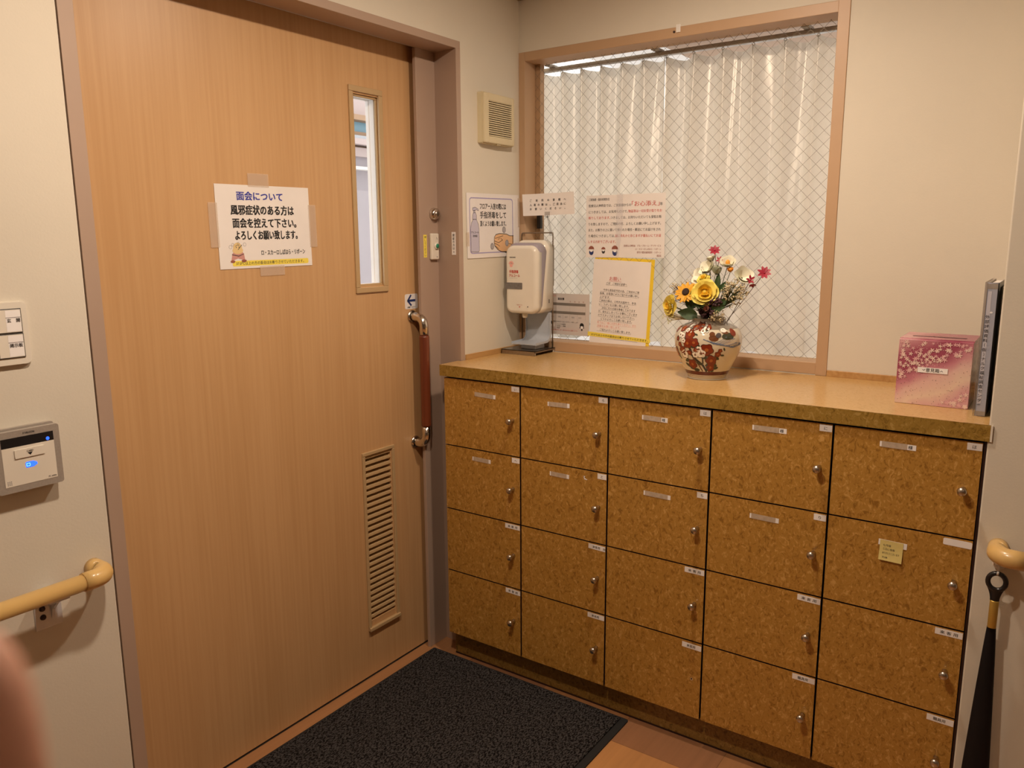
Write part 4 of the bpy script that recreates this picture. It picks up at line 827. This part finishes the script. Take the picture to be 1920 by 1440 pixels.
fileg_m = mat('file_grey', (0.36, 0.38, 0.46, 1), .3, noise=((40, 40, 40), .05))
b.grid(lambda u, v: (fx0 + (fx1 - fx0) * u, fy0 + .006 * (1 - math.sin(PI * u)) , ZC + .0006 + fz * v), 8, 1, fileg_m); obj('cover', b, t)
b = MB(); b.box(fx0 + .003, fx1 - .003, fy0 + .008, fy1 - .004, ZC + .006, ZC + fz - .004, paper_m); obj('pages', b, t)
b = MB(on_back(fy0 - .0006, fx0, ZC)); b.rect(.003, .0205, .012, .283, 0.0, mat('spine_insert', (0.42, 0.44, 0.52, 1), .3)); b.rect(.0032, .0105, .03, .278, .0004, mat('spine_band', (0.62, 0.62, 0.68, 1), .3)); b.rect(.002, .0208, .002, .012, .0003, grey_m); b.rect(.002, .0208, .283, .2945, .0003, grey_m)
for k, ch_ in enumerate('外部評価資料（仮）ナルク福祉調査センター'): b.text(ch_, .0068, .219 - k * .0103, .0088, ink_m, 'C', .005, .0008)
b.ell(.013, .232, .0028, .0022, .0006, label_m); obj('spine_label', b, t)
b = MB(); b.box(fx0 - .0035, fx0 - .0030, fy0 - .006, fy1, ZC + .0006, ZC + fz + .002, sleeve_clear_m); b.box(fx0 - .0035, fx1 + .002, fy0 - .0062, fy0 - .0057, ZC + .0006, ZC + fz + .002, sleeve_clear_m); obj('clear_cover', b, t)
b = MB(); b.box(1.5030, 1.5090, 0.150, 0.300, ZC + .0006, ZC + .283, black_m, .001); b.box(1.5030, 1.5036, .1495, .300, ZC + .0006, ZC + .284, cream_m); single('thin_folder', b, 'thin dark folder squeezed between the grey file and the pillar', 'file')

# ------------------------------------------------------------------ vase
VX, VY = 0.7925, 0.233
VP = [(0, .0005), (.0505, .0005), (.0532, .003), (.0555, .008), (.0580, .013), (.0608, .019), (.0640, .026), (.0672, .033), (.0738, .046), (.0820, .063), (.0888, .080), (.0926, .097), (.0938, .110), (.0930, .122), (.0890, .135), (.0805, .1460), (.0670, .1540), (.0545, .1580), (.0480, .161), (.0467, .166), (.0475, .171), (.0480, .1725), (.0455, .1728), (.0435, .169), (.0440, .160), (.060, .150), (.070, .13)]
def catmull(P, n=4):
    out = []
    for k in range(len(P) - 1):
        p0, p1, p2, p3 = P[max(k - 1, 0)], P[k], P[k + 1], P[min(k + 2, len(P) - 1)]
        for q in range(n):
            t_ = q / n; out.append(tuple(max(0, .5 * ((2 * p1[j]) + (-p0[j] + p2[j]) * t_ + (2 * p0[j] - 5 * p1[j] + 4 * p2[j] - p3[j]) * t_ ** 2 + (-p0[j] + 3 * p1[j] - 3 * p2[j] + p3[j]) * t_ ** 3)) for j in (0, 1)))
    return out + [P[-1]]
OUT = [p for p in VP if p[1] < .1724][:22]
vw = mat('vase_glaze', (0.66, 0.59, 0.45, 1), 0.08, noise=((20, 20, 20), .03), coat=.5); vg = mat('vase_grey_neck', (0.22, 0.185, 0.14, 1), 0.10, noise=((20, 20, 20), .04), coat=.5); vr = mat('vase_red_band', (0.10, 0.010, 0.008, 1), .15, coat=.5)
def vm(z):
    if .0150 < z < .0265 or .0110 < z < .0122: return vr
    return vg if z > .1455 else vw
prof = catmull(VP, 6)
b = MB(); b.lathe(prof, vw, 64, Matrix.Translation((VX, VY, ZC)), mf=vm)
R0 = math.atan2(CP.y - VY, CP.x - VX)
OUTP = [p_ for p_ in prof if p_[0] > .046][1:]
OUTP = OUTP[:max(range(len(OUTP)), key=lambda q: OUTP[q][1]) + 1]
def vr_at(z):
    for (r0, z0_), (r1, z1_) in zip(OUTP, OUTP[1:]):
        if z0_ <= z <= z1_: return r0 + (r1 - r0) * (z - z0_) / max(z1_ - z0_, 1e-6)
    return .05
def vpt(px, py, off):
    """design drawn on an unrolled plan: px across (0 = facing the room corner opposite), py up the wall of the vase, metres"""
    r = vr_at(py); th = R0 + px / .085; return (VX + (r + off) * math.cos(th), VY + (r + off) * math.sin(th), ZC + py)
def vflat(pts, off, m_):
    i_ = b.mi(m_); vs = [b.v(vpt(x, y, off)) for x, y in pts]; cx_ = sum(x for x, y in pts) / len(pts); cy_ = sum(y for x, y in pts) / len(pts); c = b.v(vpt(cx_, cy_, off))
    for k in range(len(vs)): b.face([c, vs[k], vs[(k + 1) % len(vs)]], i_, False)
v_dk = mat('glaze_outline', (0.07, 0.025, 0.015, 1), .15); v_red = mat('glaze_red', (0.22, 0.030, 0.010, 1), .15); v_or = mat('glaze_orange', (0.42, 0.12, 0.03, 1), .15); v_wh = mat('glaze_white', (0.92, 0.88, 0.78, 1), .15); v_bk = mat('glaze_black', (0.03, 0.022, 0.02, 1), .15); v_bl = mat('glaze_blue', (0.13, 0.17, 0.26, 1), .15); v_br = mat('glaze_brown', (0.16, 0.06, 0.025, 1), .15); v_gr = mat('glaze_green', (0.05, 0.055, 0.03, 1), .15)
def plum(x, y, r, m_, c_=None, ph=0):
    q_ = r * 1.13; vflat([(x + q_ * (.74 + .26 * abs(math.cos(2.5 * a))) * math.cos(a + ph), y + q_ * (.74 + .26 * abs(math.cos(2.5 * a))) * math.sin(a + ph)) for a in (2 * PI * k / 25 for k in range(25))], .0007, v_dk)
    vflat([(x + r * (.74 + .26 * abs(math.cos(2.5 * a))) * math.cos(a + ph), y + r * (.74 + .26 * abs(math.cos(2.5 * a))) * math.sin(a + ph)) for a in (2 * PI * k / 25 for k in range(25))], .0009, m_); vflat([(x + r * .3 * math.cos(a), y + r * .3 * math.sin(a)) for a in (2 * PI * k / 8 for k in range(8))], .0013, c_ or v_or)
def vleaf(x, y, l, w_, rot, m_, off=.0008): vflat([(x + l * math.cos(a) * math.cos(rot) - w_ * math.sin(a) * math.sin(rot), y + l * math.cos(a) * math.sin(rot) + w_ * math.sin(a) * math.cos(rot)) for a in (2 * PI * k / 10 for k in range(10))], off, m_)
def vstroke(pts, w_, m_, off=.0006):
    for (a, c), (d, e) in zip(pts, pts[1:]):
        l = math.hypot(d - a, e - c); nx, ny = -(e - c) / l * w_ / 2, (d - a) / l * w_ / 2; vflat([(a - nx, c - ny), (d - nx, e - ny), (d + nx, e + ny), (a + nx, c + ny)], off, m_)
SX = 1 / 6489.0                                   # drawing units
def U(px, py): 
    y = (1360 - py) / 9.6 * .00150 + .004; r = vr_at(max(.01, min(.168, y))); s_ = max(-.97, min(.97, (px - 775) * SX / r)); return (math.asin(s_) * .085, max(.012, min(.158, y)))
vstroke([U(770, 1215), U(690, 1080), U(600, 1010), U(510, 930), U(480, 830), U(400, 700), U(380, 600), U(480, 460)], .0065, v_bk); vstroke([U(700, 1210), U(620, 1080), U(520, 960)], .004, v_br); vstroke([U(700, 1060), U(690, 960)], .004, v_bk); vstroke([U(480, 450), U(560, 400), U(700, 380)], .003, v_bk)
for px, py, rr in ((580, 400, 62), (690, 370, 40), (790, 405, 38), (360, 440, 62), (450, 545, 78), (415, 700, 78), (525, 680, 72), (755, 800, 92), (330, 830, 60), (455, 870, 40), (570, 815, 38), (950, 880, 45), (990, 815, 32), (840, 1000, 86), (520, 1085, 80), (830, 1130, 70), (215, 480, 50), (240, 640, 36), (225, 850, 46), (260, 930, 44), (640, 440, 30), (280, 740, 40)):
    x, y = U(px, py); plum(x, y, rr * 1.26 / 9.6 * .0014, v_red, v_or, px)
for px, py, rr in ((375, 905, 70), (290, 560, 45), (340, 660, 40), (660, 870, 70), (620, 790, 45), (740, 440, 50), (680, 470, 40), (420, 470, 35), (560, 900, 50), (330, 570, 45), (500, 390, 30)):
    x, y = U(px, py); plum(x, y, rr * 1.25 / 9.6 * .0014, v_wh, v_br, py)
for px, py, l, rot in ((430, 1020, 45, -.3), (440, 1110, 45, .5), (520, 1160, 45, .2), (600, 1190, 50, 0), (640, 1060, 45, .3), (780, 1080, 40, -.5), (900, 1085, 42, .4), (920, 1145, 40, -.2), (850, 1190, 40, .1), (930, 950, 42, .5), (720, 945, 45, .2), (790, 1160, 40, -.6), (570, 850, 30, -.5), (565, 535, 22, .4), (280, 575, 22, .8), (245, 600, 20, .2), (430, 340, 28, .6), (600, 745, 30, -.7), (500, 760, 30, .3), (300, 985, 30, .9), (740, 465, 25, -.2), (1060, 790, 24, 1.2), (1030, 900, 26, .1)):
    x, y = U(px, py); vleaf(x, y, l / 9.6 * .0021, l / 9.6 * .0010, -rot, v_gr)
for k in range(14):
    a = 690 + 30 * k; q = U(a, 612 + 9 * k); q2 = U(min(1340, a + 400), 640 + 7 * k - (70 if k < 6 else 0)); qm = U((a + min(1340, a + 380)) / 2, 690 + 6 * k); vstroke([q, qm, q2], .0014 if k % 2 else .0026, v_bl, .0007)
x, y = U(870, 590); vleaf(x, y, .0125, .0085, -.1, v_br); x, y = U(840, 520); vleaf(x, y, .0075, .0065, .2, v_br, .0012); x, y = U(950, 540); vleaf(x, y, .0080, .0065, .6, mat('glaze_slate', (0.10, 0.085, 0.085, 1), .15), .0014)
x, y = U(1120, 560); vleaf(x, y, .019, .0095, .05, v_gr); x, y = U(1195, 500); vleaf(x, y, .0105, .0105, .7, v_red, .0011); x, y = U(1060, 495); vleaf(x, y, .010, .0040, -.1, v_br, .0014); x, y = U(1025, 455); vleaf(x, y, .0095, .0060, 0, v_wh, .0017); vstroke([U(960, 465), U(985, 425), U(1030, 415), U(1080, 445), U(1130, 465)], .0008, v_bk, .0019); x, y = U(1015, 447); vleaf(x, y, .0010, .0010, 0, v_bk, .0020)
single('flower_vase', b, 'round porcelain vase painted with red plum blossom and ducks', 'vase')

# ------------------------------------------------------------------ artificial flowers in the vase
yel = mat('rose_yellow', (0.86, 0.72, 0.14, 1), .55, noise=((90, 90, 90), .05)); yeo = mat('rose_deep_yellow', (0.84, 0.55, 0.045, 1), .55, noise=((90, 90, 90), .05)); sunp = mat('sunflower_petal', (0.72, 0.36, 0.02, 1), .55, noise=((90, 90, 90), .08)); brn = mat('seed_brown', (0.035, 0.016, 0.010, 1), .8, bump=((900, 900, 900), .8))
red = mat('petal_crimson', (0.33, 0.012, 0.035, 1), .5, noise=((90, 90, 90), .1)); wht = mat('petal_white', (0.80, 0.78, 0.62, 1), .55, noise=((90, 90, 90), .06)); grn = mat('leaf_green', (0.035, 0.070, 0.020, 1), .5, noise=((120, 120, 120), .2)); stg = mat('stem_green', (0.07, 0.085, 0.030, 1), .6, noise=((120, 120, 120), .15)); stb = mat('stem_brown', (0.10, 0.06, 0.04, 1), .6, noise=((120, 120, 120), .15)); orc = mat('stamen_orange', (0.75, 0.33, 0.03, 1), .6, noise=((200, 200, 200), .1)); pur = mat('statice_plum', (0.070, 0.028, 0.035, 1), .7, noise=((200, 200, 200), .2)); dry = mat('dry_spray', (0.62, 0.52, 0.32, 1), .7, noise=((200, 200, 200), .12)); pgr = mat('pale_green_petal', (0.48, 0.50, 0.36, 1), .55, noise=((90, 90, 90), .06)); rosepink = mat('dusty_pink', (0.42, 0.20, 0.14, 1), .6, noise=((90, 90, 90), .06))
def petals(mb, c, ax, n, L, Wd, tilt, curl, m_, ph=0, r0=.002, cup=.3, rd=random):
    ax = Vector(ax).normalized(); F_ = frame(c, ax.orthogonal(), ax.cross(ax.orthogonal()))
    for k in range(n):
        th = 2 * PI * k / n + ph + rd.uniform(-.12, .12); Lk = L * rd.uniform(.9, 1.08); tk = tilt + rd.uniform(-.08, .08)
        def fn(u, v):
            a = tk + curl * v; s_ = 0.0; q = Lk * v; wv = Wd * math.sin(PI * min(.97, .12 + .80 * v) ** 0.9) * (u - .5) * 2
            rr_ = r0 + q * math.cos(tk + curl * v * .5); zz = q * math.sin(tk + curl * v * .5) + cup * abs(wv) * (abs(wv) / max(Wd, 1e-6)); p_ = Vector((rr_, wv, zz)); p_.rotate(Matrix.Rotation(th, 3, 'Z')); return F_ @ p_
        mb.grid(fn, 4, 5, m_)
MOUTH = Vector((VX, VY, ZC + .165))
def stem(t, head, r_=.0011, m_=stg, seed=0, base=None):
    rd = random.Random(seed); h_ = Vector(head); p0 = base or MOUTH + Vector((rd.uniform(-.03, .03), rd.uniform(-.025, .025), -.04)); mid = (p0 + h_) / 2 + Vector((0, 0, .02)) + (p0 - MOUTH) * .3
    b_ = MB(); b_.tube([p0 * (1 - q) ** 2 + mid * 2 * q * (1 - q) + h_ * q * q for q in (k / 7 for k in range(8))], r_, m_, 7); obj('stem', b_, t)
FRONT = Vector((.36, -.90, .22))
def V3(x, z, y=VY): return Vector((x, y, z))
def flower(name, label, cat, head, group=None): return thing(name, label, cat, head, group)
def rose(label, head, ax, s_, seed, deep=True):
    rd = random.Random(seed); t = flower('rose', label, 'flower', head, 'yellow roses in the vase'); h_ = Vector(head); ax = Vector(ax)
    stem(t, h_, .0018, stg, seed)
    b_ = MB(); petals(b_, h_, ax, 5, .030 * s_, .026 * s_, .35, -.45, yel, 0, .006 * s_, .25, rd); petals(b_, h_, ax, 5, .027 * s_, .023 * s_, .68, -.3, yel, .5, .005 * s_, .3, rd); obj('outer_petals', b_, t)
    b_ = MB(); petals(b_, h_ + ax.normalized() * .003, ax, 5, .023 * s_, .014 * s_, .95, -.2, yeo if deep else yel, .3, .004 * s_, .5, rd); petals(b_, h_ + ax.normalized() * .004, ax, 4, .018 * s_, .011 * s_, 1.25, 0, yeo, .9, .003 * s_, .6, rd); b_.ball(h_ + ax.normalized() * .012 * s_, .0075 * s_, yeo, 10); obj('heart_petals', b_, t)
    return t
rose('large open yellow rose at the front centre of the vase', V3(.795, 1.262, .185), FRONT, 1.06, 1)
rose('yellow rose hanging over the left rim of the vase', V3(.683, 1.218, .225), (-.55, -.72, .0), .95, 2, False)
rose('small yellow rose half hidden behind the large rose', V3(.780, 1.296, .215), (-.1, -.6, .8), .55, 3, False)
t = flower('sunflower', 'orange sunflower with dark centre at the left of the bouquet', 'flower', (.738, .190, 1.262)); h_ = Vector((.738, .190, 1.262)); ax = Vector((-.05, -.85, .42)); rd = random.Random(5)
stem(t, h_, .0018, stg, 5)
b = MB(); petals(b, h_, ax, 13, .023, .0062, .12, -.15, sunp, 0, .008, .2, rd); petals(b, h_ + ax.normalized() * -.002, ax, 12, .024, .0062, .0, -.1, sunp, .25, .008, .2, rd); obj('ray_petals', b, t)
b = MB(); b.lathe([(.0105, 0), (.0108, .003), (.008, .0055), (0, .0050)], brn, 20, frame(h_, ax.orthogonal(), ax.cross(ax.orthogonal()))); obj('seed_disc', b, t)
for k, (lab, x, z, y, s_) in enumerate((('crimson cosmos at the very top of the bouquet', .8005, 1.377, .235, .85), ('crimson cosmos bud just below the topmost bloom', .8165, 1.351, .232, .55), ('crimson cosmos farthest out on the right of the bouquet', .9430, 1.317, .235, 1.0), ('crimson cosmos pair nodding beside the outermost right bloom', .9060, 1.298, .232, .68))):
    h_ = Vector((x, y, z)); t = flower('cosmos', lab, 'flower', h_, 'crimson cosmos in the vase'); rd = random.Random(20 + k); ax = Vector((.25, -.75, .5)) if k != 3 else Vector((.5, -.6, .3)); stem(t, h_, .0009, stb if k > 1 else stg, 20 + k)
    b = MB(); petals(b, h_, ax, 8 if k % 2 == 0 else 5, .0175 * s_, .0048 * s_, .35, -.2, red, k, .002, .2, rd)
    if k == 3: petals(b, h_ + Vector((.006, .0, -.011)), (.3, -.4, -.8), 6, .011, .0036, .5, 0, red, 0, .0015, .2, rd)
    obj('petals', b, t); b = MB(); b.ball(h_ + ax.normalized() * .001, .0028 * s_, orc if k == 1 else red, 8); obj('flower_centre', b, t)
for k, (lab, x, z, y, s_, a_) in enumerate((('cream lisianthus left of the topmost red bloom', .786, 1.333, .245, 1.1, (-.3, -.7, .5)), ('cream lisianthus lowest on the left above the sunflower', .764, 1.311, .240, 1.1, (-.5, -.7, .45)), ('large cream lisianthus right of the red bud', .838, 1.345, .240, 1.1, (.2, -.6, .7)), ('cream lisianthus lowest on the right side', .880, 1.312, .240, 1.15, (.6, -.6, .5)), ('pale green closed lisianthus in the middle of the bouquet', .813, 1.322, .228, .85, (0, -.2, 1)), ('small green tipped lisianthus bud just left under the topmost red bloom', .789, 1.358, .245, .60, (-.2, -.3, .9)))):
    h_ = Vector((x, y, z - .010)); t = flower('lisianthus', lab, 'flower', h_, 'cream lisianthus in the vase'); rd = random.Random(40 + k); stem(t, h_, .0010, stg, 40 + k); a_ = Vector(a_)
    b = MB(); petals(b, h_, a_, 5, .027 * s_, .0155 * s_, (.62, .50, .72, .55, 1.18, .9)[k], .15, pgr if k == 4 else wht, k, .003, .35, rd); petals(b, h_, a_, 4, .022 * s_, .013 * s_, (.9, .8, .95, .8, 1.3, 1.1)[k], .1, pgr if k == 4 else wht, k + .5, .002, .35, rd); obj('petals', b, t)
    b = MB(); petals(b, h_ - a_.normalized() * .002, a_, 5, .012 * s_, .003, .5, .2, grn, 0, .001, .1, rd); obj('calyx', b, t)
    if k in (2, 4): b = MB(); b.ball(h_ + a_.normalized() * .012, .0065 if k == 2 else .004, orc, 10, (1, 1, 1.3)); obj('stamens', b, t)
t = flower('ranunculus', 'small orange centred bud between the cream blooms', 'flower', (.853, .222, 1.322)); h_ = Vector((.853, .222, 1.320)); stem(t, h_, .001, stg, 61); b = MB(); petals(b, h_, (.1, -.5, .8), 5, .012, .0065, 1.05, .1, orc, 0, .003, .4, random.Random(61)); b.ball(h_ + Vector((0, 0, .006)), .0055, orc, 10); obj('petals', b, t)
def spray(name, label, cen, rad, n, m_, sm, seed, dotr, grp):
    t = flower(name, label, 'flower', cen, grp); rd = random.Random(seed); c = Vector(cen); fork = MOUTH.lerp(c, .45) + Vector((0, 0, -.004))
    b_ = MB(); b_.tube([MOUTH + Vector((rd.uniform(-.02, .02), rd.uniform(-.02, .02), -.04)), MOUTH.lerp(fork, .6), fork], .0012, sm, 6); tips = []
    for k in range(n):
        d = Vector((rd.gauss(0, 1), rd.gauss(0, .7), rd.gauss(.1, .8))).normalized() * rad * rd.uniform(.35, 1); p_ = c + d; tips.append((p_, d)); q = fork.lerp(c, rd.uniform(.1, .7)) + d * .25
        b_.tube([fork + (q - fork) * .1, q, p_], [.0009, .0008, .0006], sm, 5, False)
    obj('stems', b_, t); b_ = MB()
    for p_, d in tips:
        for _ in range(3):
            e = p_ + Vector((rd.uniform(-1, 1), rd.uniform(-1, 1), rd.uniform(-1, 1))) * .0045; b_.ball(e, dotr * rd.uniform(.7, 1.2), m_, 6)
    obj('florets', b_, t)
spray('dried_spray', 'pale dried spray on the right side of the bouquet', (.868, .215, 1.262), .040, 110, dry, stg, 71, .0021, 'dried sprays in the vase')
spray('dried_spray', 'thin pale spray sticking out left above the hanging rose', (.700, .235, 1.262), .034, 60, dry, stb, 72, .0017, 'dried sprays in the vase')
spray('dried_spray', 'loose pale spray reaching up left behind the sunflower', (.742, .265, 1.300), .036, 30, dry, dry, 73, .0011, 'dried sprays in the vase')
spray('dried_spray', 'small pale spray drooping over the front right rim', (.832, .188, 1.198), .020, 26, dry, dry, 74, .0016, 'dried sprays in the vase')
spray('dried_spray', 'fine pale tuft below the hanging left rose', (.680, .215, 1.188), .018, 24, mat('lime_tuft', (.50, .47, .16, 1), .6), dry, 75, .0014, 'dried sprays in the vase')
spray('statice', 'dark plum flower cluster under the right of the large rose', (.826, .192, 1.238), .020, 44, pur, pur, 81, .0034, 'dark plum fillers in the vase')
spray('statice', 'dark plum flower cluster filling the vase mouth', (.800, .200, 1.208), .024, 50, pur, pur, 82, .0034, 'dark plum fillers in the vase')
t = flower('pink_bud', 'dusty pink bud low in the middle of the bouquet', 'flower', (.806, .180, 1.222)); stem(t, (.806, .180, 1.222), .001, stg, 90); b = MB(); petals(b, Vector((.806, .180, 1.216)), (0, -.7, .4), 5, .012, .007, .9, .2, rosepink, 0, .002, .4, random.Random(90)); obj('petals', b, t)
def foliage(label, specs, seed):
    t = flower('leaf_sprig', label, 'leaf', specs[0][0], 'green leaf sprigs in the vase'); rd = random.Random(seed)
    for p_, d, L, Wd in specs:
        p_, d = Vector(p_), Vector(d).normalized(); sd = d.cross(Vector((.3, -1, .2))).normalized(); up = sd.cross(d)
        b_ = MB(); b_.grid(lambda u, v: p_ + d * L * v + sd * Wd * math.sin(PI * min(1, .05 + .95 * v) ** .8) * (u - .5) * 2 + up * (.25 * Wd * abs(u - .5) * 2 - .25 * L * v * v), 6, 8, grn); obj('leaf', b_, t)
        b_ = MB(); b_.tube([MOUTH + Vector((rd.uniform(-.02, .02), rd.uniform(-.02, .02), -.03)), p_ * .5 + MOUTH * .5 + Vector((0, 0, .005)), p_], .001, stg, 6); obj('stem', b_, t)
foliage('broad dark leaves spreading left over the vase rim', [((.770, .200, 1.196), (-1, -.2, .18), .060, .017), ((.755, .205, 1.215), (-.5, -.3, .9), .040, .013), ((.765, .19, 1.235), (-.2, -.2, 1), .035, .012)], 95)
foliage('dark leaves under the large rose', [((.790, .190, 1.225), (.2, -.6, .1), .040, .016), ((.815, .190, 1.215), (.9, -.3, .3), .045, .014), ((.800, .185, 1.235), (-.8, -.4, -.2), .035, .014), ((.830, .195, 1.225), (.8, -.2, .6), .036, .012)], 96)
foliage('upright dark leaf among the cream blooms', [((.815, .222, 1.270), (.15, -.1, 1), .045, .009), ((.822, .222, 1.262), (.5, -.1, .8), .036, .008)], 97)

# ------------------------------------------------------------------ outside the door glass
OX = -2.2
b = MB(); b.box(OX - .1, OX, -.6, 6.0, -.2, 1.858, lav_m); struct('wall_porch', b)
for nm, z0_, z1_, m_, x_, lab in (('wall_ledge', 1.850, 1.868, outwhite_m, .06, 'thin white ledge on the porch wall seen through the door glass'), ('porch_parapet', 1.868, 1.93, lav_m, .02, 'greyish panel above the porch ledge seen through the door glass'), ('porch_awning', 1.93, 1.985, pinkwhite_m, .05, 'pinkish awning edge seen through the door glass'), ('porch_shadow_board', 1.985, 2.0, beam_m, .0, 'brown board under the porch gutter seen through the door glass'), ('porch_gutter', 2.0, 2.035, pinkwhite_m, .09, 'pale gutter board seen through the door glass'), ('porch_rail', 2.035, 2.058, tray_m, .06, 'grey blue rail seen through the door glass'), ('porch_fascia', 2.058, 2.084, beam_m, .03, 'tan fascia board seen through the door glass'), ('porch_skylight', 2.084, 2.148, blueglass_m, .0, 'pale blue skylight strip seen through the door glass'), ('porch_beam', 2.148, 2.180, beam_m, .08, 'tan beam above the skylight seen through the door glass'), ('porch_soffit', 2.180, 2.60, pinkwhite_m, .02, 'pinkish white soffit at the top of the door glass')):
    b = MB(); b.box(OX - .05, OX + x_, -.6, 6.0, z0_, z1_, m_); single(nm, b, lab, nm.split('_')[-1])
b = MB(); b.box(-4, -.2, -3, 6, -.25, -.2, outwhite_m); struct('floor_porch', b)

# ------------------------------------------------------------------ ceiling downlights, the rear ones added as fill
for k, (x, y) in enumerate(LAMPS):
    lab = ('ceiling downlight over the entrance mat', 'ceiling downlight nearest the shoe locker', 'added fill lamp right of the camera', 'added fill lamp farthest back on the right', 'added fill lamp farthest back on the left')[k]
    t = thing('downlight', lab, 'lamp', (x, y, CEIL), 'ceiling downlights'); T0 = Matrix.Translation((x, y, CEIL))
    b = MB(); b.lathe([(.052, -.001), (.062, -.001), (.062, -.005), (.052, -.006), (.052, -.001)], white_m, 32, T0); obj('trim_ring', b, t)
    b = MB(); b.lathe([(0, -.002), (.051, -.002), (.051, -.0035), (0, -.0035)], lamp_glow, 28, T0); obj('diffuser', b, t)
    ld = bpy.data.lights.new('downlight_lamp', 'AREA'); ld.shape = 'DISK'; ld.size = .09; ld.energy = LAMP_W * (1.2, 0.86, .10, .10, .12)[k]; ld.color = LAMP_COL
    lo = bpy.data.objects.new('bulb', ld); lo.matrix_basis = Matrix.Translation((x, y, CEIL - .008)); link(lo, t)

# ------------------------------------------------------------------ fingertip close to the lens
def C3(x, y, f): return CP + CR * x + CU * y + CF * f
chains = {'palm': [(-.112, -.215, -.01), (-.105, -.165, .005), (-.094, -.125, .020)],
          'index': [(-.094, -.125, .020), (-.080, -.098, .046), (-.0600, -.072, .064), (-.0488, -.046, .0700), (-.0501, -.030, .0708), (-.0519, -.0212, .0706)],
          'middle': [(-.094, -.125, .020), (-.096, -.108, .058), (-.078, -.092, .086), (-.060, -.090, .092), (-.050, -.092, .086)],
          'ring': [(-.094, -.125, .020), (-.108, -.122, .060), (-.093, -.110, .088), (-.076, -.108, .094), (-.066, -.110, .088)],
          'little': [(-.105, -.165, .005), (-.117, -.142, .052), (-.106, -.132, .074), (-.093, -.130, .079), (-.086, -.131, .075)],
          'thumb': [(-.105, -.165, .005), (-.078, -.150, -.012), (-.060, -.128, -.018), (-.050, -.110, -.016)]}
rad = {'palm': [.026, .030, .026], 'index': [None, .0105, .0092, .0088, .0078, .0058], 'middle': [None, .0105, .0093, .0086, .0072], 'ring': [None, .0100, .0089, .0082, .0070], 'little': [None, .0090, .0078, .0072, .0062], 'thumb': [None, .0130, .0108, .0085]}
H = thing('hand', 'blurred pink fingertip very close to the lens at the lower left', 'hand', C3(-.112, -.215, -.01))
bm = bmesh.new(); lay = bm.verts.layers.skin.verify(); reg = {}
def hv(p_, r_):
    if p_ not in reg:
        v = bm.verts.new(C3(*p_)); v[lay].radius = (r_, r_); reg[p_] = v
    return reg[p_]
for p_, r_ in zip(chains['palm'], rad['palm']): hv(p_, r_)
for nm, ch_ in chains.items():
    vs = [hv(p_, r_ or .02) for p_, r_ in zip(ch_, rad[nm])]
    for a, c in zip(vs, vs[1:]):
        if bm.edges.get((a, c)) is None: bm.edges.new((a, c))
reg[chains['palm'][0]][lay].use_root = True
me = bpy.data.meshes.new('skin'); bm.to_mesh(me); bm.free(); me.materials.append(skin_m)
o = link(bpy.data.objects.new('skin', me), H)
md = o.modifiers.new('skin', 'SKIN'); md.use_smooth_shade = True; sd = o.modifiers.new('sub', 'SUBSURF'); sd.levels = 2; sd.render_levels = 2
b = MB(); b.tube([C3(-.1125, -.222, -.012), C3(-.118, -.30, -.05), C3(-.125, -.42, -.12)], [.033, .041, .046], sleeve_m, 20); obj('sleeve', b, H)
